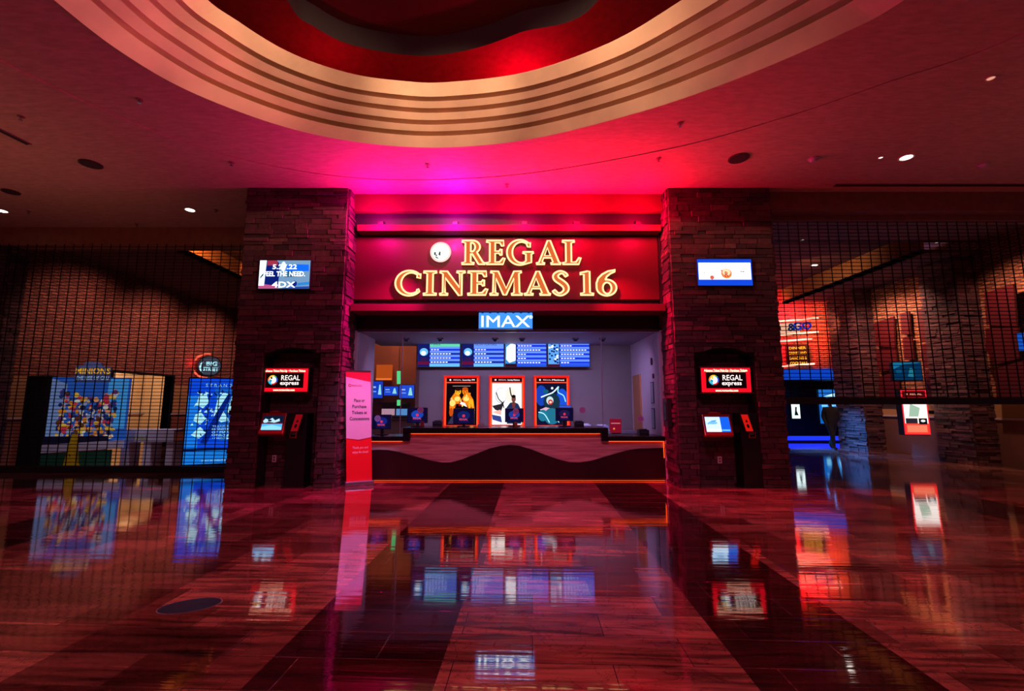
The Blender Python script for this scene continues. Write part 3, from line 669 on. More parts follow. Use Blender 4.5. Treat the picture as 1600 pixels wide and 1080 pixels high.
MB().box(xl, xr, 9.24, 9.7, 0, .04, BLACK).build('plinth', ct)

# ================================================================== MENU SCREENS
EK = 1.5
def art(m, F, w, h, items, d=.002):
    """items: ('r',x0,x1,y0,y1,mat) ('e',cx,cy,rx,ry,mat) ('p',pts,mat) ('l',pts,width,mat) in 0..1"""
    for k, it in enumerate(items):
        dd = d+k*.0002
        if it[0] == 'r': m.poly(F, rect(it[1]*w, it[2]*w, it[3]*h, it[4]*h), dd, it[5])
        elif it[0] == 'e': m.poly(F, ell(it[1]*w, it[2]*h, it[3]*w, it[4]*h, n=16), dd, it[5])
        elif it[0] == 'p': m.poly(F, [(a*w, b*h) for a, b in it[1]], dd, it[2])
        elif it[0] == 'l': m.poly(F, thick([(a*w, b*h) for a, b in it[1]], [it[2], it[2]], 4), dd, it[3])
    return m
MY = 11.3
scr = [((653, 719), 'first from left, its header row green', 0), ((722, 787.5), 'second from left, pale white header row', 1), ((789.5, 854), 'third from left, bright white picture at its side', 2), ((856.5, 921.5), 'fourth from left, patterned blue picture strip', 3)]
EK = 1.5; blu = E('#1030c8', 1.1); lb = E('#6490f0', 1.0); wht = E('#f4faff', 1.25); navy = E('#081860', .9); cy = E('#60b0e8', 1.1)
for (x0, x1), lab, k in scr:
    F, w, h = frame_px(x0, 535, x1, 573, MY)
    t = thing('menu_screen', 'blue showtimes screen above the posters, '+lab, 'screen', tuple(F.p(w/2, 0, -.04)), 'showtimes screens in a row')
    MB().fbox(F, -.015, w+.015, -.015, h+.015, -.07, -.003, BLACK).build('casing', t, bevel=.005)
    m = MB().fbox(F, 0, w, 0, h, -.003, 0, navy)
    it = [('r', .28, .99, 0, 1, lb)]
    if k == 0: it += [('r', .28, .99, .82, 1, E('#58c898', 1.1))]
    rows = 4 if k < 2 else 5
    for j in range(rows):
        yy = .14+j*(.68/rows) if k < 2 else .12+j*(.86/rows)
        it.append(('r', .28, .99, yy, yy+.085, blu if (j % 2 or k > 1) else E('#0c2890', 1)))
    it.append(('r', .28, .99, 0, .11, cy if k < 2 else E('#2050d0', 1)))
    if k < 2: it += [('e', .14, .6, .10, .16, cy), ('e', .13, .55, .06, .09, wht), ('p', [(.02, .2), (.26, .2), (.2, .38), (.08, .36)], E('#301850', .8)), ('r', 0, .27, .08, .2, E('#701038', .7))]
    elif k == 2: it += [('r', 0, .25, .12, 1, E('#3888c0', 1)), ('p', [(.02, .3), (.10, .16), (.25, .25), (.25, .9), (.14, .95), (.03, .8)], wht), ('r', 0, .27, 0, .1, E('#381020', .6))]
    else:
        it += [('r', 0, .26, .1, 1, E('#5aa0e0', 1))]
        rr = random.Random(5); it += [('e', rr.uniform(.03, .23), rr.uniform(.16, .95), .025, .04, rr.choice([navy, wht, blu])) for _ in range(26)]
        it += [('r', 0, .27, 0, .1, E('#501030', .6))]
    art(m, F, w, h, it)
    body = [('SHOWTIMES', .90), ('1:00  3:30', .74), ('4:15  7:00', .56), ('9:45', .38)]
    d2 = E('#0a1a50', .5)
    m.text('• IMAX' if k == 0 else 'NOW PLAYING' if k == 1 else '', F, .31*w, .91*h, .055, d2 if k < 2 else lb, align='L', d=.008)
    rr = random.Random(k+40)
    for j in range(rows):
        yy = .18+j*(.68/rows) if k < 2 else .16+j*(.86/rows)
        n = rr.randint(3, 9)
        for q in range(n): m.poly(F, rect(w*(.31+q*.07), w*(.355+q*.07), h*(yy-.015), h*(yy+.02)), .009, wht)
    m.build('display', t)

# ================================================================== POSTER BOXES
EK = 1.5
PY = 11.38
RF = P('#c01018', .35); REDG = E('#ff1a10', 1.0); ORG = E('#ff5a28', 1.1)
def poster_box(px, label, paint, name='poster_lightbox', Y=PY):
    F, w, h = frame_px(*px, Y)
    t = thing(name, label, 'poster box', tuple(F.p(w/2, 0, -.05)), 'film posters behind the counter')
    MB().fbox(F, 0, w, 0, h, -.168, -.01, BLACK).build('casing', t)
    m = MB(); b = .075*w; e = .02
    for a0, a1, c0, c1 in ((0, b, 0, h), (w-b, w, 0, h), (b, w-b, h-b*.8, h), (b, w-b, 0, b*.8), (b, w-b, h*.855, h*.875)):
        m.fbox(F, a0, a1, c0, c1, -.01, .012, REDG)
    m.build('glowing_frame', t)
    m = MB()
    for a0, a1 in ((b*.55, b*.95), (w-b*.95, w-b*.55)): m.fbox(F, a0, a1, b*.8, h-b, .012, .02, ORG)
    m.fbox(F, b, w-b, h*.855, h*.868, .012, .018, ORG); m.build('orange_tube', t)
    m = MB().poly(F, rect(b, w-b, h*.875, h-b*.8), -.004, E('#280408', .6))
    m.cyl(F, w*.18, h*.915, .022, -.004, .0, E('#ffffff', 1.2), 14)
    m.text('REGAL', F, w*.27, h*.915, .030, E('#ffd0d0', 1.1), align='L', d=.001, w=w*.22).text(paint[0], F, w*.52, h*.915, .036, E('#ffffff', 1.4), align='L', d=.001, w=w*.34)
    m.build('header', t)
    FA = Fr(F.p(b*1.15, b, -.004)); aw, ah = w-2.3*b, h*.85-b
    m = MB().poly(FA, rect(0, aw, 0, ah), 0, paint[1]); art(m, FA, aw, ah, paint[2]); m.build('poster', t)
    return t
S1 = ['#ffb020', '#f08010', '#c04808', '#ffe070', '#803010']
sk = [E(c_, .95) for c_ in S1]; rr = random.Random(3)
it = [('p', [(.1, .42), (.12, .62), (.28, .78), (.42, .72), (.5, .6), (.58, .72), (.74, .78), (.9, .6), (.95, .35), (.85, .1), (.75, .28), (.7, .5), (.5, .5), (.32, .5), (.25, .3), (.12, .2)], sk[1]),
      ('e', .38, .80, .10, .09, sk[0]), ('e', .62, .80, .10, .09, sk[1]), ('e', .38, .85, .10, .04, E('#301004', .5)), ('e', .62, .86, .10, .045, sk[2]),
      ('e', .20, .52, .10, .08, sk[3]), ('e', .82, .5, .09, .12, sk[0]), ('e', .36, .62, .1, .06, sk[3]), ('e', .66, .62, .1, .06, sk[3]), ('p', [(.4, .45), (.6, .45), (.55, .6), (.45, .6)], E('#b01818', .7)),
      ('p', [(.44, .5), (.7, .42), (.62, .52), (.5, .55)], E('#fff0e0', 1)), ('e', .16, .3, .07, .1, sk[2]), ('e', .87, .25, .05, .14, sk[3]), ('e', .33, .79, .02, .012, E('#200800', .3)), ('e', .42, .79, .02, .012, E('#200800', .3)), ('e', .58, .79, .02, .012, E('#200800', .3)), ('e', .67, .79, .02, .012, E('#200800', .3))]
it += [('e', rr.uniform(.1, .9), rr.uniform(.1, .75), .025, .03, rr.choice(sk)) for _ in range(26)]
it += [('r', .2, .8, .925, .937, E('#c0b0a0', .7)), ('p', [(.05, .02), (.35, .02), (.22, .25)], E('#403858', .6))]
poster_box((693, 587, 749, 668), 'red-framed lit poster of two embracing golden figures on black, leftmost of three', ('Saturday PM', E('#060406', .4), it))
it = [('e', .30, .70, .2, .2, E('#c8c8c8', 1.1)), ('e', .31, .71, .17, .17, E('#f6f2e4', 1.2)), ('e', .62, .72, .16, .2, E('#e4dcc8', 1.1)), ('p', [(.0, .45), (.3, .5), (.42, .58), (.3, .3), (.1, .36)], E('#302c34', .6)),
      ('l', [(.14, .78), (.22, .62), (.35, .52), (.4, .4)], .025, E('#101018', .4)), ('l', [(.6, .9), (.63, .75), (.68, .66)], .03, E('#403c38', .5)), ('e', .73, .62, .075, .085, E('#7a4838', .8)), ('e', .73, .68, .07, .04, E('#181010', .4)),
      ('p', [(.50, .02), (.48, .4), (.6, .52), (.73, .55), (.88, .5), (.98, .36), (.98, .02)], E('#1c3460', .7)), ('p', [(.66, .53), (.8, .53), (.76, .38), (.7, .38)], E('#803830', .7)), ('p', [(0, .3), (.28, .36), (.36, .22), (.18, .26)], E('#f0b0a0', 1)), ('p', [(.0, .24), (.3, .2), (.34, .05), (.02, .12)], E('#384890', .8)), ('p', [(.32, .3), (.46, .36), (.44, .14), (.3, .2)], E('#fbf6ee', 1.3))]
poster_box((764, 587, 820, 668), 'red-framed bright white lit poster with one small standing figure, middle of three', ('Sunday Matinee', E('#f4f0e2', 1.15), it))
it = [('e', .15, .7, .2, .25, E('#1040b0', .9)), ('e', .85, .62, .2, .25, E('#1450d0', .9)), ('e', .5, .55, .28, .22, E('#103848', .7)), ('l', [(.14, .66), (.35, .72), (.55, .78), (.74, .92)], .03, E('#d8f8ff', 1.2)), ('l', [(.74, .92), (.72, .78), (.9, .7), (.97, .55)], .025, E('#90e0ff', 1.1)),
      ('e', .44, .58, .12, .10, E('#c8e0d8', .9)), ('e', .46, .54, .08, .065, E('#c02828', .9)), ('e', .46, .54, .045, .03, E('#ffc8b0', 1)), ('p', [(.1, .36), (.3, .42), (.5, .38), (.44, .3), (.2, .3)], E('#e0b0c0', .9)), ('e', .5, .2, .26, .2, E('#1c7890', .8)), ('e', .2, .22, .16, .14, E('#208098', .8)),
      ('l', [(.05, .3), (.25, .25), (.42, .05)], .022, E('#b0f0ff', 1.1)), ('l', [(.66, .4), (.64, .2), (.74, .05)], .02, E('#a0e8ff', 1)), ('e', .52, .88, .04, .03, E('#e8f8ff', 1)), ('e', .3, .8, .1, .05, E('#0c6078', .8))]
poster_box((834, 587, 890, 668), 'red-framed lit poster in blue and teal swirls, rightmost of three', ('Matinee', E('#061434', .7), it))

# ================================================================== COUNTER EQUIPMENT
EK = 1.2
def monitor(px, z0, Y, label, style):
    x0, x1, y0 = px; F, w, h = frame_px(x0, y0, x1, 664 if z0 > 1 else 679, Y)
    zt = F.o.z+h; h = min(w*.75, zt-z0-.03); F = Fr((F.o.x, Y, zt-h))
    t = thing('sales_terminal', label, 'computer', (F.o.x+w/2, Y+.08, z0), 'sales terminals along the counter')
    MB().fbox(F, 0, w, 0, h, -.05, 0, P('#06080e', .3)).build('screen_back', t, bevel=.008)
    x = F.o.x+w/2
    MB().box(x-.03, x+.03, Y+.05, Y+.09, z0+.01, F.o.z+h*.5, BLACK).box(x-.12, x+.12, Y-.02, Y+.16, z0, z0+.02, BLACK).build('stand', t)
    m = MB().poly(F, rect(.012, w-.012, .012, h-.012), .002, E('#040c40', .5))
    art(m, F, w, h, [('e', .5, .55, .30, .28, E(style, .7)), ('p', [(.2, .1), (.8, .1), (.6, .3), (.4, .3)], E('#101860', .6))], .003)
    m.cyl(F, w/2, h*.52, w*.07, .003, .005, E('#e03050', 1), 14); m.text('REGAL', F, w/2, h*.3, w*.09, E('#ff5060', 1.1), w=w*.4, d=.006)
    m.build('display', t); return t
monitor((581, 611, 648), .87, 9.55, 'customer-facing blue display on the low left counter beside the banner', '#102a90')
monitor((636, 668, 637), 1.04, 9.55, 'customer-facing blue display at left end of raised counter', '#1a50c8')
monitor((708, 741, 638), 1.04, 9.55, 'customer-facing dark blue display in front of the golden-figure poster', '#0c2870')
monitor((789, 818, 638), 1.04, 9.55, 'customer-facing blue display in front of the white poster', '#2048b0')
monitor((868, 896, 637), 1.04, 9.55, 'customer-facing near-black display in front of the blue-teal poster', '#201c50')
def printer(px, py, z0, Y, label):
    p = atY(px, py, Y); m = MB().box(p.x-.1, p.x+.1, Y, Y+.2, z0, z0+.10, P('#10121c', .4)).box(p.x-.08, p.x+.08, Y-.01, Y, z0+.055, z0+.065, P('#50587c', .4)).box(p.x-.07, p.x+.07, Y+.04, Y+.16, z0+.10, z0+.12, P('#1c2030', .4))
    tag(m.build('receipt_printer', bevel=.006), label, 'printer')
printer(905, 668, 1.04, 9.62, 'black receipt printer just right of the near-black display')
printer(683, 668, 1.04, 9.9, 'dark receipt printer between the left raised display and the first poster')
printer(1007, 678, .87, 9.6, 'low dark device on the right low counter against the side wall')
for x, y, c_, lab in [(752, 664, '#d8d0d0', 'small white paper stack on the counter between left and middle posters'), (806, 664, '#ff6020', 'small orange cup on the counter beside the white poster'), (660, 663, '#c02840', 'small red holder at the left of the raised counter')]:
    p = atY(x, y, 9.5); F = Fr((p.x, 9.5, 1.04), (1, 0, 0), (0, 1, 0)); m = MB()
    if 'stack' in lab: m.box(p.x-.07, p.x+.07, 9.45, 9.55, 1.04, 1.10, P(c_, .6)).box(p.x-.03, p.x+.06, 9.46, 9.52, 1.10, 1.13, P('#e8e4e0', .6)); n = 'paper_stack'; ca = 'paper'
    elif 'cup' in lab: m.cyl(F, 0, 0, .035, 0, .09, P(c_, .5), 16, rb=.026).cyl(F, 0, 0, .037, .09, .097, P('#e0e0e0', .4), 16); n = 'paper_cup'; ca = 'cup'
    else: m.box(p.x-.035, p.x+.035, 9.46, 9.50, 1.04, 1.16, P(c_, .4)).box(p.x-.045, p.x+.045, 9.45, 9.53, 1.04, 1.05, P('#302028', .4)); n = 'leaflet_holder'; ca = 'holder'
    tag(m.build(n), lab, ca)
F, w, h = frame_px(953, 656, 971, 678, 9.5)
t = thing('counter_notice', 'red acrylic notice standing on the low right counter behind glass', 'notice', tuple(F.p(w/2, 0)))
MB().fbox(F, 0, w, .02, h+.02, -.01, 0, E('#a81030', .55)).build('panel', t); MB().fbox(F, w*.1, w*.9, -.005, .02, -.06, .03, P('#401018', .4)).build('foot', t)
MB().fbox(F, w*.1, w*.9, h*.72, h*.77, 0, .002, E('#ffb0b0', .7)).cyl(F, w*.35, h*.36, .02, 0, .003, E('#ff9040', .9), 10).build('print', t)
# ceiling cameras in the booth
for i, (x, y) in enumerate([(632, 525), (686, 521.5), (773, 521.5), (816, 522), (901, 521.5), (944, 523)]):
    p = atZ(x, y, 3.0); p.y = min(p.y, 11.0); F = Fr((p.x*1.0, 10.3, 3.0), (1, 0, 0), (0, -1, 0))
    X = (x-800)*10.3/711*.992+.0
    F = Fr((X, 10.3, 3.0), (1, 0, 0), (0, -1, 0))
    m = MB().cyl(F, 0, 0, .075, 0, .03, P('#202030', .4), 20).cyl(F, 0, 0, .03, .03, .08, P('#0c1020', .1), 20, rb=.06)
    tag(m.build('dome_camera'), ['dark dome camera over the left pane joint', 'dark dome camera above first screen', 'dark dome camera above second screen', 'dark dome camera above third screen', 'dark dome camera above fourth screen', 'dark dome camera right of fourth screen'][i], 'camera', 'dome cameras on the booth ceiling')
# right booth wall: notices and fittings
for j, (y0, y1, z0, z1, lab) in enumerate([(9.75, 9.95, 1.52, 1.98, 'upper framed notice on the pale booth side wall'), (9.75, 9.95, .98, 1.42, 'lower framed notice on the pale booth side wall')]):
    F = Fr((xr, y1, z0), (0, -1, 0)); w, h = y1-y0, z1-z0
    t = thing('framed_notice', lab, 'notice', tuple(F.p(w/2, 0)))
    MB().fbox(F, 0, w, 0, h, 0, .015, P('#202838', .4)).build('frame', t); MB().fbox(F, .02, w-.02, .02, h-.02, .015, .018, P('#9ab0c0', .6)).build('sheet', t)
for y_, z_, r_, lab in [(9.8, 2.62-.2, .06, 'round dark red fitting on the pale booth side wall'), (9.72, 2.0+.1, .04, 'small black fitting above the framed notices')]:
    F = Fr((xr, y_, z_), (0, -1, 0)); tag(MB().cyl(F, 0, 0, r_*.6, 0, .03, P('#301020', .4), 18, ry=r_*1.3).build('wall_fitting'), lab, 'wall fitting')
# door strip of light timber at the booth's right
struct(MB().box(xr-.04, xr, 10.7, 11.3, 0, 2.2, P('#b07a50', .5)), 'door_1')
# desk clutter on a back bench
tag(MB().box(1.15, 2.95, 10.9, 11.5, .82, .88, P('#706c80', .5)).box(1.2, 2.9, 10.95, 11.5, 0, .82, P('#4a4450', .6)).build('back_bench'), 'grey work bench against the booth back wall, right of posters', 'bench')
for k, (x, wd, hh, c_, lab) in enumerate([(1.3, .3, .24, '#3868c8', 'blue lit monitor at left end of the back bench'), (1.75, .26, .14, '#b8c8e8', 'pale low box in the middle of the back bench'), (2.15, .3, .12, '#8898c8', 'bluish tray at right of the back bench')]):
    if k == 0:
        t = thing('computer_monitor', lab, 'monitor', (x, 11.2, .88)); MB().box(x-wd/2, x+wd/2, 11.2, 11.24, 1.2, 1.2+.28, BLACK).build('casing', t); MB().box(x-wd/2+.01, x+wd/2-.01, 11.195, 11.2, 1.21, 1.47, E('#2c60e0', .9)).build('display', t); MB().box(x-.03, x+.03, 11.22, 11.26, .88, 1.25, BLACK).build('stand', t)
    else: tag(MB().box(x-wd/2, x+wd/2, 11.0, 11.2, .88, .88+hh, P(c_, .5)).box(x-wd/3, x+wd/3, 11.02, 11.18, .88+hh, .90+hh, P('#e0e8f8', .5)).build('storage_box' if k == 1 else 'paper_tray', bevel=.005), lab, 'box' if k == 1 else 'tray')

# concession hall items: menu screens, pendants, orange panel
for k, (x0, y0, x1, y1, c_, lab) in enumerate([(580, 596, 598, 622, '#1040c0', 'tall blue menu screen, leftmost in the hall behind the window'), (600, 604, 622, 618, '#1848d0', 'second blue menu screen in the hall behind the window'), (624, 602, 647, 622, '#2050d8', 'third blue menu screen in the hall behind, left of the pane joint')]):
    F, w, h = frame_px(x0, y0, x1, y1, 15.2); t = thing('food_menu_screen', lab, 'screen', tuple(F.p(w/2, 0)), 'menu screens in the hall behind')
    MB().fbox(F, -.02, w+.02, -.02, h+.02, -.08, -.004, BLACK).build('casing', t)
    m = MB().fbox(F, 0, w, 0, h, -.004, 0, E(c_, .9)); art(m, F, w, h, [('p', [(.6, .2), (.9, .2), (.8, .8), (.7, .8)], E('#90e0e0', 1)), ('r', .1, .4, .6, .7, E('#a0c0ff', 1)), ('r', .1, .45, .35, .42, E('#80a8ff', 1))]); m.build('display', t)
for x, y0, y1, lab in [(623, 580, 600, 'green glowing tube pendant, highest of the three behind the window'), (623, 625, 634, 'short green glowing pendant, lowest behind the window'), (663, 595, 622, 'pale green tube pendant nearest the first poster')]:
    YP = 13.9 if y0 == 625 else 13.3; a = atY(x, y0, YP); b = atY(x, y1, YP); t = thing('pendant_lamp', lab, 'lamp', (a.x, YP, b.z))
    MB().tube([a, b], .055, E('#60e088', .9) if x < 650 else E('#a0c0a0', .6), 12).build('shade', t); MB().tube([a, (a.x, YP, 4.2)], .006, BLACK, 5).build('cord', t)
F, w, h = frame_px(588, 570, 612, 594, 15.3)
tag(MB().fbox(F, 0, w, 0, h, -.1, 0, E('#e8621c', .55)).fbox(F, 0, w, 0, h*.12, 0, .02, E('#ff7a28', .9)).build('orange_panel'), 'glowing orange panel high on the wall behind the window', 'lit panel')
t = thing('snack_counter', 'brown snack counter in the hall behind the left pane', 'counter', (-4.6, 14.4, 0))
MB().box(-6.3, -2.9, 14.1, 14.7, 0, 1.0, P('#8a6a58', .5)).build('body', t); MB().box(-6.35, -2.8, 14.0, 14.8, 1.0, 1.06, P('#40302c', .3)).build('worktop', t)
for x, y, c_, lab in [(605, 639, '#d0a0b0', 'pink lit food case on the far snack counter'), (628, 637, '#60a0e0', 'blue lit food case on the far snack counter')]:
    p = atY(x, y, 14.4); t = thing('food_case', lab, 'display case', (p.x, 14.4, 1.06)); MB().box(p.x-.22, p.x+.22, 14.2, 14.6, 1.06, 1.14, BLACK).box(p.x-.22, p.x+.22, 14.2, 14.6, 1.5, 1.56, BLACK).box(p.x-.22, p.x+.22, 14.56, 14.6, 1.14, 1.5, BLACK).build('case', t); MB().box(p.x-.2, p.x+.2, 14.5, 14.55, 1.16, 1.36, E(c_, .7)).build('lit_shelf', t)

# ================================================================== PILLAR EQUIPMENT
EK = 1.4
def tv(px, label, paint):
    F, w, h = frame_px(*px, 8.40); t = thing('wall_screen', label, 'screen', tuple(F.p(w/2, 0)))
    MB().fbox(F, -.02, w+.02, -.02, h+.02, -.06, -.002, BLACK).build('casing', t, bevel=.006); MB().fbox(F, w*.3, w*.7, h*.3, h*.7, -.1, -.06, BLACK).build('wall_mount', t)
    m = MB().fbox(F, 0, w, 0, h, -.002, 0, paint[0]); art(m, F, w, h, paint[1], .001)
    for a in paint[2]: m.text(a[0], F, a[1]*w, a[2]*h, a[3]*h, a[4], w=a[5]*w if len(a) > 5 else None, d=.008, bold=.02)
    m.build('display', t)
wh = E('#f4fcff', 1.5)
tv((405, 407, 484, 451), 'lit screen on the left pillar showing a date and words over an aircraft deck', (E('#8fbce8', .5), [
    ('p', [(.11, 0), (.38, 0), (.40, .55), (.38, .9), (.33, 1), (.14, 1)], E('#0c1c70', .8)), ('p', [(.14, .82), (.36, .82), (.34, 1), (.15, 1)], E('#a03048', .8)), ('p', [(0, 0), (.4, 0), (.34, .1), (.1, .16), (0, .12)], E('#b05080', .9)), ('p', [(.52, .6), (.98, .62), (.97, .85), (.78, .86), (.55, .84)], E('#1060e8', 1)),
    ('p', [(.5, .4), (.75, .42), (.8, .6), (.52, .62)], E('#2070a0', .5)), ('p', [(.0, .1), (.11, .1), (.13, 1), (0, 1)], E('#e8f4ff', 1)), ('e', .47, .78, .05, .18, E('#d8ecff', .9)), ('p', [(.4, 0), (1, 0), (1, .08), (.7, .06)], E('#2040a0', .9)), ('e', .71, .17, .05, .1, E('#102080', .8)), ('p', [(.76, .1), (1, .14), (1, .24), (.78, .2)], E('#2878c0', 1)), ('p', [(.02, .34), (.1, .5), (.09, .56), (.03, .42)], E('#183050', .7))],
    [('5.27.22', .5, .77, .16, wh, .48), ('FEEL THE NEED.', .5, .52, .17, wh, .82), ('4DX', .5, .14, .2, wh, .46)]))
tv((1090, 405, 1175, 446), 'lit screen on the right pillar, white picture with blue bars and a small orange letter', (E('#1040c8', 1.0), [
    ('r', .02, .98, .22, .86, E('#fbfdff', 1.5)), ('e', .53, .45, .10, .19, E('#d8753c', 1)), ('e', .53, .50, .075, .13, E('#f2c49c', 1.1)), ('e', .26, .30, .04, .08, E('#c06048', 1)), ('e', .80, .53, .02, .02, E('#506080', .6)), ('e', .84, .52, .02, .02, E('#506080', .6)), ('e', .12, .48, .015, .02, E('#a0a080', .8)), ('p', [(.44, .5), (.42, .6), (.46, .58)], E('#e06040', 1))],
    [('R', .53, .42, .2, E('#c04020', .8), .07)]))
def express(px, label, mirror=False):
    F, w, h = frame_px(*px, 8.60)
    t = thing('kiosk_sign', label, 'sign', tuple(F.p(w/2, 0)))
    MB().fbox(F, -.03, w+.03, -.03, h+.03, -.14, -.005, P('#1a0a0c', .4)).build('casing', t); MB().fbox(F, -.04, w+.04, h+.005, h+.025, -.14, .015, P('#6a4030', .4, .3)).fbox(F, -.04, w+.04, -.025, -.005, -.14, .015, P('#6a4030', .4, .3)).build('trim_rail', t)
    m = MB().fbox(F, 0, w, 0, h, -.005, 0, E('#e00c20', 1.0)); m.poly(F, rect(w*.09, w*.91, h*.16, h*.82), .002, E('#1c0408', .35))
    m.text('Advance Ticket Pick-Up • Purchase Tickets', F, w/2, h*.90, h*.085, E('#ffe8c0', 1.6), w=w*.88, bold=.03)
    m.text('www.regmovies.com', F, w/2, h*.075, h*.09, E('#ffe8c0', 1.6), w=w*.46, bold=.03)
    if mirror: m.poly(F, rect(w*.1, w*.9, h*.83, h*.845), .004, E('#ffd8b0', 1.2))
    m.text('REGAL', F, w*.63, h*.60, h*.22, E('#f0e0dc', 1.1), w=w*.40, bold=.01).text('express', F, w*.61, h*.38, h*.17, E('#f0e0dc', 1.2), w=w*.40, bold=.02)
    c0, c1 = w*.25, h*.50; r = h*.21
    m.poly(F, ell(c0, c1, r), .003, E('#f0f4f4', 1.1))
    for a0, a1, c_ in ((70, 130, '#e8b020'), (130, 190, '#e07020'), (190, 260, '#18a0c8'), (260, 330, '#c01828'), (330, 400, '#2848c0'), (40, 70, '#40a040')):
        m.poly(F, ell(c0, c1, r, a0=a0, a1=a1, n=8)+ell(c0, c1, r*.72, a0=a1, a1=a0, n=8), .004, E(c_, 1))
    m.poly(F, [(c0-r*.6, c1+r*.2), (c0-r*.1, c1-r*.1), (c0-r*.35, c1-r*.7), (c0-r*.7, c1-r*.2)], .0045, E('#1890b0', .9)); m.poly(F, [(c0-r*.35, c1+r*.1), (c0-r*.05, c1+r*.3), (c0-r*.15, c1+r*.75), (c0-r*.5, c1+r*.5)], .0045, E('#202818', .4) if not mirror else E('#e8c810', 1))
    m.build('lit_face', t)
express((408, 576, 481, 612), 'red and black lit box sign in the left pillar niche, above the kiosk')
express((1096, 575, 1173, 613), 'red and black lit box sign in the right pillar niche, above the kiosk', True)

def kiosk(xc, side, label, scr_items, px):
    """screen head left, payment column right; heads tip outward"""
    t = thing('ticket_kiosk', label, 'kiosk', (xc, 8.6, 0)); RP = P('#8a0c18', .3)
    (sx, sy, ex, ey) = px
    Y = 8.45
    F0_, w, h = frame_px(sx, sy, ex, ey, Y); o = F0_.o.copy()
    sh = side*.055
    F = Fr(o, (1, 0, 0), (sh*1.0, .42, 1))
    MB().fbox(F, -.04, w+.04, -.08, h+.06, -.10, -.004, RP).build('screen_housing', t, bevel=.012)
    m = MB().fbox(F, 0, w, 0, h, -.004, 0, scr_items[0]); art(m, F, w, h, scr_items[1], .001); m.build('touch_screen', t)
    MB().fbox(F, w*.2, w*.72, h+.065, h+.10, -.09, -.02, RP).fbox(F, w*.3, w*.6, h+.10, h+.115, -.08, -.03, P('#c04050', .4)).build('beacon_cap', t, bevel=.01)
    # black column with red card reader
    c = atY(ex+30 if side > 0 else ex+22, 700, 8.55).x
    MB().box(c-.17, c+.20, 8.50, 8.80, .02, 1.34, P('#08060a', .4)).box(c-.20, c+.23, 8.48, 8.82, 0, .03, P('#08060a', .5)).build('column', t, bevel=.01)
    MB().box(o.x+w*.3, c-.1, 8.54, 8.62, o.z-.02, o.z+.12, P('#120a0e', .4)).build('support_arm', t)
    Fc = Fr((c-.06 if side < 0 else c-.13, 8.405, 1.0), (1, 0, 0), (-side*.18, .2, 1))
    m = MB().fbox(Fc, 0, .15, 0, .34, -.03, .0, P('#10080a', .4)); m.poly(Fc, rect(.012, .138, .015, .325), .002, E('#e01810', .6) if side > 0 else E('#a00c18', .5)); m.poly(Fc, ell(.075, .11, .025, .04, n=12), .003, BLACK); m.poly(Fc, [(.05, .18), (.1, .18), (.08, .24)], .003, BLACK)
    m.build('card_reader', t)
    m = MB(); m.tube([(c-.06+side*.02, 8.47, .98), (c-.06+side*.02, 8.47, .90), (c+.05+side*.02, 8.47, .90), (c+.05+side*.02, 8.47, .98)], .012, RP, 6, True); m.box(c-.05, c+.04, 8.46, 8.5, .955, .965, CHROME); m.build('receipt_slot', t)
    return t
kiosk(-4.1, -1, 'self-service ticket kiosk in the left pillar niche, screen showing a dark picture', (E('#0c1c38', .6), [('r', 0, 1, 0, .42, E('#48a8f0', 1)), ('p', [(0, .0), (1, .0), (1, .2), (.5, .35), (0, .22)], E('#80c8ff', 1)), ('p', [(.02, .62), (.12, .8), (.3, .7), (.45, .85), (.6, .66), (.8, .8), (.85, .62), (.6, .5), (.3, .56), (.1, .45)], E('#b0d8e8', .9)), ('e', .35, .65, .1, .07, E('#102038', .5)), ('r', 0, 1, .42, .5, E('#801830', .6))]), (408, 648, 440, 672))
kiosk(4.0, 1, 'self-service ticket kiosk in the right pillar niche, screen pale blue', (E('#1458d8', 1), [('p', [(0, 0), (.62, 0), (.62, 1), (0, 1)], E('#b8dcff', 1.2)), ('p', [(.04, .5), (.25, .75), (.5, .8), (.3, .55)], E('#4890d8', 1)), ('e', .3, .6, .2, .1, E('#70b0e8', 1)), ('r', .02, .6, .02, .2, E('#f0f8ff', 1.3)), ('r', .64, .97, .05, .16, E('#60b0ff', 1))]), (1104, 650, 1142, 675))
for x, y, lab in [(428, 717, 'white wall outlet plate low in the left pillar niche'), (1125, 719, 'white wall outlet plate low in the right pillar niche')]:
    p = atY(x, y, 8.80); t = thing('outlet_plate', lab, 'outlet', (p.x, 8.80, p.z-.06)); MB().box(p.x-.04, p.x+.04, 8.805, 8.822, p.z-.065, p.z+.065, P('#c8b8b8', .5)).build('plate', t, bevel=.003)
    MB().box(p.x-.012, p.x+.012, 8.80, 8.806, p.z+.012, p.z+.038, BLACK).build('socket', t); MB().box(p.x-.012, p.x+.012, 8.80, 8.806, p.z-.038, p.z-.012, BLACK).build('socket', t)
t = thing('intercom_panel', 'black intercom panel on inner side of the right pillar', 'intercom', (3.0, 8.8, 1.1))
MB().box(2.93, 3.02, 8.68, 8.92, 1.08, 1.62, P('#26262c', .4)).build('housing', t, bevel=.008); MB().box(2.922, 2.93, 8.71, 8.89, 1.2, 1.54, P('#08080c', .2)).build('face_plate', t)

